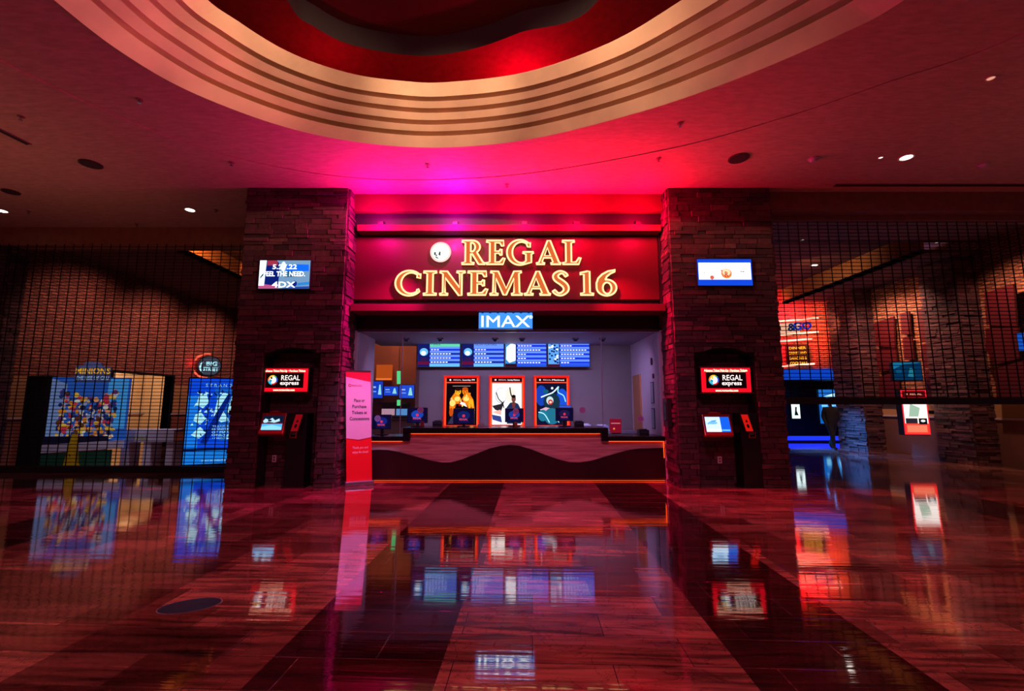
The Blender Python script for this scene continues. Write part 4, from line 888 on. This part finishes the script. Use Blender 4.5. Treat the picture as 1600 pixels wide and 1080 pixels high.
# ================================================================== BANNER
EK = 1.0
bl, br_ = atZ(541, 760, 0.0), atZ(581, 757, 0.0)
F = Fr((bl.x, bl.y, 0.0), (br_.x-bl.x, br_.y-bl.y, 0), (0, 0, 1)); w = (br_-bl).length
ht = 2.08
F2 = Fr(F.p(0, .06, 0), F.u, Vector((-.052, 0, 1)))
F2.n = F.n
t = thing('banner_stand', 'tall red and white pull-up banner left of the ticket counter', 'banner', tuple(F.p(w/2, 0)))
BR_ = P('#e01020', .5); BWh = P('#d8c8e0', .55)
FB = F2
m = MB(); m.fbox(FB, 0, w, 0, ht, -.003, 0, BWh)
m.poly(FB, [(0, 0), (w, 0), (w, ht*.385), (w*.5, ht*.365), (w*.0, ht*.385)], .001, BR_); m.poly(FB, [(0, ht*.945), (w, ht*.90), (w, ht), (0, ht)], .001, P('#c01040', .5)); m.poly(FB, [(0, ht*.385), (w*.5, ht*.365), (w, ht*.385), (w, ht*.395), (w*.5, ht*.375), (0, ht*.39)], .0015, P('#a00c28', .5))
m.build('printed_sheet', t)
m = MB(); tx = P('#1c1636', .6)
for k, s_ in enumerate(['Place or', 'Purchase', 'Tickets at', 'Concessions']): m.text(s_, FB, w*.53, ht*(.73-.055*k), .060, tx, w=w*[.42, .56, .60, .78][k], d=.003, bold=.015)
m.text('Thank you and', FB, w*.55, ht*.305, .045, P('#ffe0e8', .6), w=w*.62, d=.003).text('enjoy the show!', FB, w*.55, ht*.265, .045, P('#ffe0e8', .6), w=w*.62, d=.003)
m.text('REGAL', FB, w*.46, ht*.865, .035, P('#b02050', .5), w=w*.42, d=.003); m.poly(FB, [ell(w*.16, ht*.867, .028, n=16), ell(w*.16, ht*.867, .018, n=12)[::-1]], .003, P('#b02050', .5))
m.build('lettering', t)
MB().fbox(F, -.03, w+.03, 0, .085, -.07, .07, P('#b8b8c8', .25, .9)).build('base_cassette', t, bevel=.015)
MB().fbox(FB, -.005, w+.005, ht-.01, ht+.012, -.012, .006, CHROME).build('top_rail', t); MB().tube([F.p(w*.5, .08, -.03), FB.p(w*.5, ht, -.02)], .008, CHROME).build('support_pole', t)
light('SPOT', (-1.9, 6.6, 4.9), (.55, .55, 1), 420, tuple(FB.p(w/2, ht/2)), size=.1, angle=22, blend=.9)  # added spot with no fixture, brightens the banner

# ================================================================== LEFT CORRIDOR THINGS
# crowd picture standee: generic multicoloured blobs on blue
p0 = Vector((-11.45, 11.35, 0)); p1 = Vector((-9.72, 11.62, 0)); F = Fr(p0, p1-p0); w = (p1-p0).length; ht = 2.2
t = thing('film_standee', 'large cut-out film display with a colourful crowd on blue, behind the left grille', 'display stand', tuple(F.p(w/2, 0)))
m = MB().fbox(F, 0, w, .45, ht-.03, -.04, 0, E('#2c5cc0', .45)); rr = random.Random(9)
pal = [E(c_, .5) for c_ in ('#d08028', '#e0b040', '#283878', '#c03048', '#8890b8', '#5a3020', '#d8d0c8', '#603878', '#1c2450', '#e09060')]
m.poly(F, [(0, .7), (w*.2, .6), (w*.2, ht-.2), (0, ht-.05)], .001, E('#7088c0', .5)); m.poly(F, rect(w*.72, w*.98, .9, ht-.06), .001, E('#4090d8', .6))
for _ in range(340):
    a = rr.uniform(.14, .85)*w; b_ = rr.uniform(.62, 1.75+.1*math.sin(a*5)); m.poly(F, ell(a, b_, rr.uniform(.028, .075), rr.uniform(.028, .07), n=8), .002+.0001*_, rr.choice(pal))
m.build('crowd_panel', t)
m = MB().prism(F, [(0, .48), (w*.8, .56), (w*.8, .72), (0, .72)], -.03, .05, P('#1c2448', .5)).prism(F, [(0, .32), (w*1.0, .42), (w*1.0, .62), (0, .52)], -.02, .06, P('#d8d4e8', .6)); m.build('white_rail', t)
MB().prism(F, [(0, .0), (w*.85, .0), (w*.85, .38), (0, .30)], -.03, .05, P('#0c5c3c', .6)).build('green_base', t)
m = MB().prism(F, [(w*.28, 2.06), (w*.74, 2.06), (w*.74, 2.44), (w*.62, 2.46), (w*.60, 2.55), (w*.40, 2.57), (w*.38, 2.48), (w*.28, 2.46)], -.02, .02, P('#3c4468', .6))
m.text('MINIONS', F, w*.51, 2.34, .15, E('#e8a820', .7), w=w*.44, d=.024, bold=.02).text('THE RISE OF GRU', F, w*.51, 2.16, .09, E('#a8c8f0', .7), w=w*.42, d=.024); m.build('title_topper', t)
MB().hexa([F.p(-.55, 0, .0), F.p(0, 0, 0), F.p(0, 0, -.12), F.p(-.55, 0, -.12)], [F.p(-.55, ht, .0), F.p(0, ht, 0), F.p(0, ht, -.12), F.p(-.55, ht, -.12)], BLACK).build('side_wing', t)
light('SPOT', tuple(F.p(w/2, 3.6, 1.0)), (.75, .72, 1), 120, tuple(F.p(w/2, 1, 0)), size=.05, angle=70, blend=.8)
# white bench display
t = thing('bench_display', 'white bench-shaped cut-out with green lettering band beside the crowd display', 'bench', (-9.2, 11.75, 0)); WB = P('#c8c0d0', .5)
xa, xb, Yb = -9.95, -8.62, 11.8
MB().box(xa, xb, Yb, Yb+.4, .78, .86, WB).build('seat', t); MB().box(xa, xb, Yb, Yb+.04, .55, .78, WB).build('apron', t)
for xx in (xa, (xa+xb)/2-.1, xb-.2): MB().box(xx, xx+.2, Yb+.02, Yb+.38, 0, .56, WB).build('leg', t)
MB().text('DESPICABLE', Fr((xa, Yb, .66)), .35, 0, .09, P('#88a020', .5), w=.6, d=.004).build('lettering', t)
light('SPOT', (-8.6, 11.3, 4.2), (.8, .75, 1), 260, (-9.2, 11.9, .5), size=.05, angle=40, blend=.8)  # spot added only to brighten the bench
# yellow wet floor cone
p = atZ(111, 729, 0); zc = .78
t = thing('floor_cone', 'tall yellow caution cone on the floor before the crowd display', 'cone', (p.x, p.y, 0)); YC = P('#e0b810', .5)
f = Fr((p.x, p.y, 0), (1, 0, 0), (0, 1, 0)); MB().cyl(f, 0, 0, .055, .03, zc, YC, 20, rb=.15).build('body', t, smooth=False)
MB().cyl(f, 0, 0, .18, 0, .03, YC, 8).build('foot', t); MB().fbox(Fr((p.x-.05, p.y-.115, .18)), 0, .1, 0, .12, -.02, .0, P('#181408', .5)).build('warning_mark', t)
# blue glowing poster standee
p0 = Vector((-8.02, 11.35, 0)); p1 = Vector((-7.0, 11.75, 0)); F = Fr(p0, p1-p0); w = (p1-p0).length; ht = 2.14
t = thing('glowing_poster_stand', 'tall glowing blue film poster stand beside the left pillar', 'poster stand', tuple(F.p(w/2, 0)))
MB().fbox(F, -.03, w+.03, 0, ht+.03, -.12, -.005, BLACK).build('casing', t)
b0 = E('#0c48e0', .95); ic = E('#a8e8f8', 1.05); m = MB().fbox(F, 0, w, .42, ht, -.005, 0, b0); rr = random.Random(4)
m.poly(F, [(0, .42), (w*.25, .42), (w*.2, ht*.8), (0, ht*.8)], .0005, E('#1878e8', 1)); m.poly(F, [(w*.66, .6), (w, .6), (w, ht*.9), (w*.5, ht*.9)], .0006, E('#1860d0', .9))
for q in ([(.38, 1.2), (.5, 1.05), (.62, 1.1), (.66, 1.4), (.6, 1.75), (.5, 1.8), (.42, 1.6)], [(.12, 1.5), (.22, 1.4), (.3, 1.55), (.26, 1.75), (.16, 1.78)], [(.1, 1.1), (.2, 1.0), (.28, 1.15), (.2, 1.3), (.12, 1.25)], [(.08, .75), (.2, .66), (.3, .8), (.2, .95)], [(.78, 1.3), (.95, 1.2), (.98, 1.6), (.86, 1.75)]):
    m.poly(F, [(a*w*1.35 if a < .66 else a*w, b_) for a, b_ in q], .001, ic)
for _ in range(70):
    a = rr.uniform(.08, .95)*w; b_ = rr.uniform(.62, 1.8); m.poly(F, [(a, b_), (a+rr.uniform(.02, .09), b_+rr.uniform(-.04, .03)), (a+rr.uniform(.0, .06), b_+rr.uniform(.03, .1))], .002+_*.00005, rr.choice([ic, ic, E('#0a2880', .8), E('#6ac0f0', 1), E('#08205c', .6)]))
m.poly(F, [(w*.3, .55), (w*.42, .52), (w*.68, 1.25), (w*.85, 1.75), (w*.78, 1.78), (w*.55, 1.25)], .006, E('#0a2890', .8))
m.text('S T R A N G E', F, w*.62, 1.98, .07, ic, w=w*.6, d=.006)
for k, s_ in enumerate(['TREASURES', 'MONSTERS', 'OF MAY 6', 'ONLY IN', 'THEATRES']): m.text(s_, F, w*.72, .95-.07*k, .045, ic, w=w*.42, d=.008)
m.build('lit_poster', t)
MB().fbox(F, 0, w, .36, .42, -.004, .004, E('#082060', .5)).build('divider', t)
m = MB().fbox(F, 0, w, .04, .36, -.005, 0, E('#1c80e8', .85)); m.text('ONLY IN THEATRES', F, w*.6, .12, .03, ic, w=w*.5, d=.002); m.build('credit_strip', t)
# round neon sign on the corridor wall
q = atX(325, 572, LX+.35); F = Fr((LX+.35, q.y, q.z), (.80, .6, 0)); R_ = .42
t = thing('round_neon_sign', 'round grey sign with red crescent neon on the left corridor wall', 'sign', tuple(F.p(0, -R_)))
MB().cyl(F, .05, 0, R_, -.12, 0, P('#14141c', .4), 36).build('drum', t)
m = MB().cyl(F, .05, 0, R_*.88, 0, .01, E('#585a70', .5), 36); m.text('BIG', F, .12, .10, .16, E('#b0f0ff', 1.2), w=.36, d=.014, bold=.02).text('STREET', F, .1, -.12, .14, E('#b0f0ff', 1.2), w=.5, d=.014, bold=.02).text('(', F, -.22, 0, .3, E('#b0f0ff', 1.2), d=.014, bold=.02); m.build('face', t)
m = MB(); m.tube([F.p(a, b_, -.04) for a, b_ in ell(-.02, 0, R_*1.12, a0=80, a1=275, n=24)], .035, E('#ff5a40', 1.6), 8); m.build('neon_crescent', t)
MB().tube([F.p(.05, 0, -.1), F.p(.05, 0, -.1)+Vector((-.5, 0, 0))], .04, BLACK).build('wall_bracket', t)
light('POINT', tuple(F.p(-.25, .1, -.2)), (1, .02, .04), 9, size=.2)
light('POINT', tuple(F.p(-.45, .1, .25)), (1, .02, .04), 5, size=.1)

# ================================================================== RIGHT CORRIDOR THINGS
# red shard panels mounted proud of the brick wall
SH = P('#4a0812', .5)
def shard(pts, label, X=RX-.14):
    q = [atX(x, y, X) for x, y in pts]; F = Fr((X, 0, 0), (0, -1, 0)); lp = [(-p.y, p.z) for p in q]
    m = MB().prism(F, lp, -.05, 0, SH); tag(m.build('wall_panel'), label, 'wall panel', 'dark red shaped panels on the right corridor wall')
shard([(1369, 541), (1365, 506), (1396, 494), (1398, 543)], 'slanted dark red panel beside the deeper pilaster, upper piece')
shard([(1373, 582), (1368, 546), (1399, 545), (1402, 575)], 'dark red panel beside the deeper pilaster, middle piece')
shard([(1374, 622), (1373, 590), (1402, 579), (1405, 622)], 'dark red panel beside the deeper pilaster, lowest piece')
shard([(1409, 523), (1406, 490), (1420, 487), (1423, 522)], 'narrow dark red panel above the blue screen, upper piece')
shard([(1413, 563), (1410, 528), (1424, 526), (1428, 562)], 'narrow dark red panel just above the blue screen')
shard([(1439, 534), (1432, 484), (1442, 483), (1452, 533)], 'narrow dark red panel left of the wide pilaster, upper piece')
shard([(1444, 576), (1439, 558), (1440, 538), (1452, 535), (1454, 575)], 'narrow dark red panel left of the wide pilaster, middle piece')
shard([(1450, 622), (1445, 578), (1455, 579), (1463, 622)], 'narrow dark red panel left of the wide pilaster, lowest piece')
shard([(1541, 508), (1538, 458), (1583, 444), (1588, 510)], 'wide dark red panel at right edge, top piece', RX-.3)
shard([(1554, 570), (1540, 545), (1540, 513), (1590, 512), (1593, 560)], 'wide dark red panel at right edge, curved middle piece', RX-.3)
shard([(1557, 622), (1554, 577), (1598, 563), (1604, 622)], 'wide dark red panel at right edge, lowest piece', RX-.3)
# blue screen on an arm
q = atX(1432, 580, RX-.15); F = Fr((10.7, 12.9, 2.28), (.93, -.36, 0)); w, h = .74, .50
q0 = atY(1397, 594, 13.0); F = Fr((q0.x, 13.0, q0.z), (1, -.12, .0))
t = thing('arm_screen', 'tilted dark blue screen on the right corridor wall', 'screen', tuple(F.p(w/2, 0)))
MB().fbox(F, -.02, w+.02, -.02, h+.02, -.12, -.004, BLACK).build('casing', t, bevel=.01); m = MB().fbox(F, 0, w, 0, h, -.004, 0, E('#06406c', .6)); art(m, F, w, h, [('p', [(0, .6), (.4, .9), (.9, .95), (1, 1), (0, 1)], E('#1878a8', .8)), ('p', [(.5, .2), (.7, .15), (.75, .6), (.6, .7)], E('#2888a0', .7)), ('e', .2, .5, .1, .15, E('#0c5c8c', .7))]); m.build('display', t)
MB().tube([F.p(w*.8, h*.5, -.1), (RX, 13.4, F.o.z+h*.5)], .03, BLACK).build('arm', t)
# second screen at the frame edge
F = Fr((RX-.35, 10.38, 2.72), (.3, -1, 0)); t = thing('wall_screen', 'blue screen cut by the right edge of the view, on the corridor wall', 'screen', tuple(F.p(.2, 0)))
MB().fbox(F, -.02, .62, -.02, .42, -.1, -.004, BLACK).build('casing', t); MB().fbox(F, 0, .6, 0, .4, -.004, 0, E('#1858c8', .8)).build('display', t)
# lit poster box on the wall
F, w, h = frame_px(1412, 611, 1446, 678, 12.75); F = Fr(F.o, (1, -.10, 0))
t = thing('lit_poster_box', 'red-edged lit poster box mounted on the right corridor wall', 'poster box', tuple(F.p(w/2, 0)))
MB().fbox(F, -.03, w+.03, -.04, h+.04, -.22, -.01, BLACK).build('casing', t); m = MB()
for a0, a1, c0, c1 in ((-.02, .0, -.02, h+.02), (w, w+.02, -.02, h+.02), (0, w, -.02, .0), (0, w, h, h+.02), (0, w, h*.84, h*.86)): m.fbox(F, a0, a1, c0, c1, -.01, .01, E('#ff2030', 1.3))
m.build('glowing_frame', t)
m = MB().fbox(F, 0, w, 0, h*.84, -.008, 0, E('#fff0e8', 1.3)); art(m, F, w, h, [('r', 0, 1, 0, .24, E('#ff4030', 1.1)), ('r', .08, .92, .04, .2, E('#ff8060', 1.1)), ('r', .05, .55, .24, .36, E('#403848', .5)), ('r', .6, .95, .22, .36, E('#181820', .4)), ('e', .78, .3, .1, .03, E('#f0f0f0', 1)), ('p', [(.2, .4), (.6, .4), (.7, .6), (.3, .7)], E('#a8c8b0', 1))]); m.build('poster', t)
m = MB().fbox(F, 0, w, h*.86, h, -.008, 0, E('#600810', .7)); m.cyl(F, w*.2, h*.93, .03, 0, .004, E('#ffb090', 1.2), 12).text('REGAL', F, w*.6, h*.93, .06, E('#ffb090', 1.2), w=w*.5, d=.004); m.build('header', t)
MB().tube([F.p(w/2, h/2, -.2), (RX, 12.9, F.o.z+h/2)], .05, BLACK).build('wall_bracket', t)

# --- far shopfront with red neon
SA = Vector((5.6, 18.8, 0)); SB = Vector((RX, 16.6, 0)); FS = Fr(SA, SB-SA); SW = (SB-SA).length
def onS(px, py):   # a,b on the shopfront plane
    r = ray(px, py); o = Vector((0, 0, CH)); tt = (SA-o).dot(FS.n)/r.dot(FS.n); p = o+r*tt-SA; return p.dot(FS.u), p.z
hz = onS(1275, 592)[1]
m = MB().fbox(FS, -.5, SW, hz, 6.0, -.3, 0, brick_mat('#c07850', '#a05c40', '#5a3828', 'XZ'))
m.fbox(FS, -.5, SW+5, 0, hz, -4.2, -4.0, P('#04060c', .6)).fbox(FS, -.5, SW+5, hz, hz+.1, -4.1, -.3, P('#05060c', .6)).fbox(FS, -.6, -.5, 0, hz, -3.1, 0, BLACK).fbox(FS, SW+4.9, SW+5, 0, hz, -4.1, 0, BLACK).fbox(FS, SW, SW+5, 0, 6, -.3, 0, BLACK)
struct(m, 'wall_far')
hzt = onS(1275, 577)[1]
sf = thing('shop_header', 'deep blue lit header band over the dark shop entrance', 'sign band', tuple(FS.p(SW/2, hz)))
MB().fbox(FS, -.5, SW, hz-.02, hzt, 0, .22, E('#0a3aa8', 1.3)).build('band', sf)
nm = E('#ff9a80', 4)
ns = thing('neon_line_sign', 'stack of bright red neon lines with letters and a small dark text board', 'neon sign', tuple(FS.p(2, hz+.4)))
for (x0, y0, x1, y1) in ((1222, 503, 1277, 498), (1222, 524.5, 1277, 519.5), (1222, 535, 1267, 530), (1226, 573, 1271, 569)):
    a = onS(x0, y0); b_ = onS(x1, y1); a2 = FS.p(a[0]-.6, a[1]-(b_[1]-a[1])*.2, .14); b2 = FS.p(b_[0], b_[1], .14)
    MB().tube([a2, b2], .03, nm, 8).build('neon_line', ns)
a = onS(1226, 523); b_ = onS(1248, 505)
MB().fbox(FS, a[0]-.3, b_[0], a[1], b_[1], .02, .1, E('#ffb898', .9)).build('glowing_field', ns)
a = onS(1236, 512); H_ = .28
MB().text('&', FS, a[0], a[1], H_, E('#103068', .5), d=.12, bold=.04).text('GO', FS, onS(1252, 511)[0], a[1]+.03, H_, E('#1830b0', .9), d=.14, bold=.04).build('lettering', ns)
a = onS(1229, 571); b_ = onS(1262, 538)
bd = MB().fbox(FS, a[0], b_[0], a[1], b_[1], .0, .12, P('#180408', .5)).build('text_board', ns)
m = MB()
for k, s_ in enumerate(['DINNER', 'DRINKS AND', 'DANCING &', 'COCKTAILS']): m.text(s_, FS, (a[0]+b_[0])/2, b_[1]-.14-k*.19, .10, E('#ffb030', 1.5), w=(b_[0]-a[0])*.75, d=.125, bold=.02)
m.build('lettering', bd)
cS = FS.p(5.1, 4.5, .45); light('SPOT', tuple(FS.p(5.1, 4.5, .9)), (1, .02, .05), 800, tuple(FS.p(5.1, 4.4, 0)), size=.1, angle=150, blend=.8); light('SPOT', tuple(FS.p(6.1, 4.4, 1.5)), (1, .35, .15), 160, tuple(FS.p(6.2, 4.2, 0)), size=.03, angle=100, blend=1)
# shop interior: blue screens, white poster, blue light bar
def inshop(px, Y, name, label, cat, face, items=(), dpt=.08):
    F, w, h = frame_px(*px, Y); t = thing(name, label, cat, tuple(F.p(w/2, 0))); MB().fbox(F, -.03, w+.03, -.03, h+.03, -dpt, -.004, BLACK).build('casing', t); m = MB().fbox(F, 0, w, 0, h, -.004, 0, face); art(m, F, w, h, items); m.build('display', t)
    if 'screen' in name: c = F.p(w/2, h, -dpt/2); MB().box(c.x-.03, c.x+.03, c.y-.02, c.y+.02, c.z, hz, BLACK).build('ceiling_pole', t)
    return t
inshop((1279, 609, 1316, 621), 19.0, 'shop_screen', 'upper blue and white screen inside the far shop', 'screen', E('#2070d0', 1), [('p', [(.2, .1), (.6, .5), (.95, .8), (1, .1)], E('#c0f0ff', 1.2))])
inshop((1281, 631, 1320, 662), 19.3, 'shop_screen', 'lower large blue screen inside the far shop behind the person', 'screen', E('#1468c8', .9), [('r', .1, .9, .85, .95, E('#80d8ff', 1)), ('e', .2, .2, .1, .12, E('#90e8ff', 1)), ('p', [(.5, .1), (.9, .2), (.95, .8), (.6, .9)], E('#2888e0', 1)), ('l', [(.6, .1), (.7, .5), (.8, .9)], .04, E('#a0f0ff', 1))])
inshop((1237, 630, 1250, 654), 17.4, 'shop_poster', 'small white lit poster with a dark figure at the far shop entrance', 'poster', E('#e8ffff', 1.3), [('p', [(.3, .2), (.8, .2), (.6, .5), (.65, .75), (.45, .75), (.4, .5)], E('#182028', .4))])
a = atY(1243, 685, 18.6); b_ = atY(1326, 685, 18.6)
lbx = thing('light_bar', 'low blue glowing bar along the far shop entrance', 'light bar', ((a.x+b_.x)/2, 18.6, 0)); MB().box(a.x-1.2, b_.x, 18.6, 18.7, a.z-.08, a.z+.08, E('#1020ff', 3)).build('tube', lbx); MB().box(a.x-1.2, b_.x, 18.62, 18.8, 0, a.z-.08, BLACK).build('base', lbx)
light('SPOT', (10.4, 16.6, 2.9), (.04, .3, 1), 5000, (10.4, 15.0, 0), size=.03, angle=62, blend=1); light('AREA', (11.0, 20.8, 2.4), (.1, .3, 1), 60, (11.0, 20.8, 0), size=1.2)  # blue spot added to colour the floor before the shop

# --- person walking in the right corridor
def skin_body(name, nodes, edges, mat, parent, sub=2):
    me = bpy.data.meshes.new(name); base = WL[parent.name]
    me.from_pydata([tuple(Vector(n[:3])-base) for n in nodes], edges, []); me.materials.append(mat)
    o = bpy.data.objects.new(name, me); COL.objects.link(o); o.parent = parent; WL[o.name] = base
    sk_ = o.modifiers.new('skin', 'SKIN'); sk_.use_smooth_shade = True
    lay = me.skin_vertices[0].data if me.skin_vertices else None
    if lay is None:
        bpy.context.view_layer.objects.active = o; lay = me.skin_vertices[0].data
    for i, n in enumerate(nodes):
        r = n[3]; r = (r, r) if isinstance(r, (int, float)) else r; lay[i].radius = r; lay[i].use_root = (i == 0)
    s2 = o.modifiers.new('sub', 'SUBSURF'); s2.levels = sub; s2.render_levels = sub
    return o
PX, PYY = atY(1301, 690, 15.4).x, 15.4
ps = thing('person', 'person in dark clothes walking in the right corridor before the blue shop', 'person', (PX, PYY, 0))
X, Y = PX, PYY
nd = [(X, Y, .92, (.19, .13)), (X, Y, 1.12, (.19, .13)), (X, Y, 1.30, (.22, .13)), (X, Y, 1.42, (.09, .08)), (X, Y-.01, 1.50, .055), (X, Y-.02, 1.57, .075), (X, Y-.02, 1.66, (.085, .095)), (X, Y-.01, 1.73, .06),
      (X-.20, Y, 1.37, .075), (X-.23, Y+.04, 1.10, .06), (X-.22, Y-.08, .86, .045), (X-.21, Y-.11, .79, .04), (X+.20, Y, 1.37, .075), (X+.23, Y-.03, 1.10, .06), (X+.22, Y+.08, .88, .045), (X+.21, Y+.10, .79, .04),
      (X-.08, Y-.02, .80, .11), (X-.07, Y-.12, .48, .08), (X-.07, Y-.14, .10, .055), (X-.07, Y-.28, .045, .045), (X+.08, Y+.02, .80, .11), (X+.07, Y+.06, .48, .08), (X+.07, Y+.22, .13, .055), (X+.07, Y+.10, .045, .045)]
ed = [(0, 1), (1, 2), (2, 3), (3, 4), (4, 5), (5, 6), (6, 7), (2, 8), (8, 9), (9, 10), (10, 11), (2, 12), (12, 13), (13, 14), (14, 15), (0, 16), (16, 17), (17, 18), (18, 19), (0, 20), (20, 21), (21, 22), (22, 23)]
skin_body('body', nd, ed, P('#0c0a10', .8), ps)
nd = [(X, Y-.0, 1.74, .07), (X, Y+.04, 1.68, .085), (X, Y+.06, 1.60, .06)]
skin_body('hair', nd, [(0, 1), (1, 2)], P('#060406', .7), ps)

# ================================================================== CEILING FITTINGS
FC = lambda x, y, z: Fr((x, y, z), (1, 0, 0), (0, -1, 0))
def downlight(p, label, r=.09, s=6.0, col='#fff4e8'):
    t = thing('recessed_downlight', label, 'ceiling light', (p.x, p.y, p.z), 'recessed ceiling lights'); F = FC(p.x, p.y, p.z)
    m = MB(); n = 24
    a = [F.p(u, v, .012) for u, v in ell(0, 0, r*1.25, n=n)]; b = [F.p(u, v, .006) for u, v in ell(0, 0, r, n=n)]; c = [F.p(u, v, 0) for u, v in ell(0, 0, r*1.32, n=n)]
    m.add(a+b+c, [(i, (i+1) % n, n+(i+1) % n, n+i) for i in range(n)]+[(2*n+i, 2*n+(i+1) % n, (i+1) % n, i) for i in range(n)], P('#c8b8a8', .4)); m.build('trim_ring', t)
    MB().cyl(F, 0, 0, r, 0, .006, E(col, s), 24).build('lens', t)
downlight(onceil(atZ(297, 328, CZ)), 'bright recessed downlight left of the left pillar'); downlight(onceil(atZ(3, 329.5, CZ)), 'bright recessed downlight at the left edge of the view')
downlight(onceil(atZ(1416, 246, CZ)), 'bright recessed downlight right of centre on the hall ceiling')
downlight(atZ(1272, 414.5, 5.9), 'bright downlight in the right corridor ceiling behind the grille', .09, 6)
downlight(atZ(1253, 375, 5.62), 'small dim downlight in right corridor just beyond the grille', .04, 1.2); downlight(atZ(1403, 336.5, 5.62), 'faint tiny light high behind the right grille', .03, .8)
downlight(atZ(1463, 379, 5.62), 'faint tiny light behind the grille above the wide pilaster', .03, .5)
downlight(onceil(atZ(1376, 246, CZ)), 'tiny lit spot just left of the bright right downlight', .03, 1.5); downlight(onceil(atZ(1548, 122, CZ)), 'small lit spot near upper right corner', .04, .8, '#ffb090')
def speaker(p, r, label, col='#3a1c1a'):
    t = thing('ceiling_speaker', label, 'speaker', (p.x, p.y, p.z), 'round ceiling speakers'); F = FC(p.x, p.y, p.z); MB().cyl(F, 0, 0, r, 0, .015, P(col, .7), 28).build('rim', t); m = MB().cyl(F, 0, 0, r*.88, .015, .02, P('#26100f', .8), 28); m.build('grille', t)
speaker(onceil(atZ(142, 256, CZ)), .17, 'round dark speaker in ceiling above the left grille'); speaker(onceil(atZ(17, 299.5, CZ)), .14, 'round dark speaker in ceiling near left edge'); speaker(onceil(atZ(1154, 247, CZ)), .17, 'round dark red speaker in ceiling above the right pillar', '#501018')
def sprinkler(p, label, c_='#804048'):
    t = thing('sprinkler_head', label, 'sprinkler', (p.x, p.y, p.z), 'small ceiling fittings'); F = FC(p.x, p.y, p.z); MB().cyl(F, 0, 0, .045, 0, .008, P(c_, .4), 18).build('escutcheon', t); MB().cyl(F, 0, 0, .012, .008, .05, CHROME, 10).cyl(F, 0, 0, .025, .05, .054, CHROME, 12).build('deflector', t)
for x, y, lab in [(218, 157, 'small dark sprinkler left, between corner and stepped rings'), (33, 182, 'small sprinkler near the left slot vent'), (362, 254, 'small sprinkler with bluish glint above the left pillar'), (338, 328, 'small sprinkler right of the left downlight'), (214, 350, 'small sprinkler just above the left beam'), (45, 330, 'small sprinkler between the two left downlights'), (1063, 194, 'small sprinkler right of the rings in the red glow'), (1029, 248, 'tiny sprinkler in the red glow by the right pillar'), (792, 288, 'sprinkler in the pink glow centred above the sign'), (668, 258, 'tiny sprinkler in the magenta glow left of centre')]:
    sprinkler(onceil(atZ(x, y, CZ)), lab)
for x, y, lab in [(1271, 248, 'dome smoke detector between right speaker and downlight'), (1536, 257, 'dome smoke detector at far right of the ceiling')]:
    p = onceil(atZ(x, y, CZ)); t = thing('smoke_detector', lab, 'smoke detector', tuple(p)); F = FC(p.x, p.y, p.z); MB().cyl(F, 0, 0, .09, 0, .02, P('#a08890', .5), 24).build('base', t); MB().cyl(F, 0, 0, .04, .02, .06, P('#a890a0', .4), 24, rb=.075).build('dome', t)
def slot(p, q, wd, label):
    d = (q-p).normalized(); n = Vector((-d.y, d.x, 0))*wd/2; F = Fr(p-n, d, Vector((-d.y, d.x, 0))); L_ = (q-p).length
    t = thing('slot_vent', label, 'vent', tuple((p+q)/2)); m = MB().fbox(F, 0, L_, 0, wd, -.012, .002, P('#0a0506', .8)).build('slot', t); MB().fbox(F, -.01, L_+.01, -.015, 0, -.015, .002, P('#5a3c34', .5)).fbox(F, -.01, L_+.01, wd, wd+.015, -.015, .002, P('#5a3c34', .5)).build('flange', t)
slot(atZ(-20, 193, CZ), atZ(45, 225, CZ), .07, 'short black slot vent at upper left of ceiling'); a = atZ(1305, 289, CZ); b_ = atZ(1640, 289, CZ); b_.y = a.y; slot(a, b_, .06, 'long black slot vent along ceiling at right')

# ================================================================== FLOOR DECAL
e0 = [atZ(247+50*(1+math.cos(k*math.pi/16)), 947+(-6.5)*math.cos(k*math.pi/16)*1.0-12*math.sin(k*math.pi/16), 0) for k in range(32)]
p = atZ(297, 947, 0); F = Fr((p.x, p.y, 0), (1, .0, 0), (0, 1, 0))
wA = (atZ(347, 942, 0)-atZ(247, 952, 0)).length/2; ang = math.atan2((atZ(345, 940, 0)-atZ(249, 953, 0)).y, (atZ(345, 940, 0)-atZ(249, 953, 0)).x)
F = Fr((p.x, p.y, 0), (math.cos(ang), math.sin(ang), 0), (-math.sin(ang), math.cos(ang), 0)); rb = wA*.62
t = thing('floor_decal', 'dark oval sticker with worn printing on the marble floor at left', 'floor sticker', (p.x, p.y, 0))
MB().cyl(F, 0, 0, wA, .0005, .003, P('#8a8098', .4), 40, ry=rb).build('pale_edge', t)
MB().cyl(F, 0, 0, wA*.965, .003, .004, P('#0c1422', .4), 40, ry=rb*.95).build('print_field', t)
MB().text('THANK YOU', F, 0, .03, .07, P('#3a3040', .5), w=wA*1.1, d=.005).text('please wait here', F, 0, -.08, .05, P('#2a3a50', .5), w=wA*1.0, d=.005).build('worn_lettering', t)
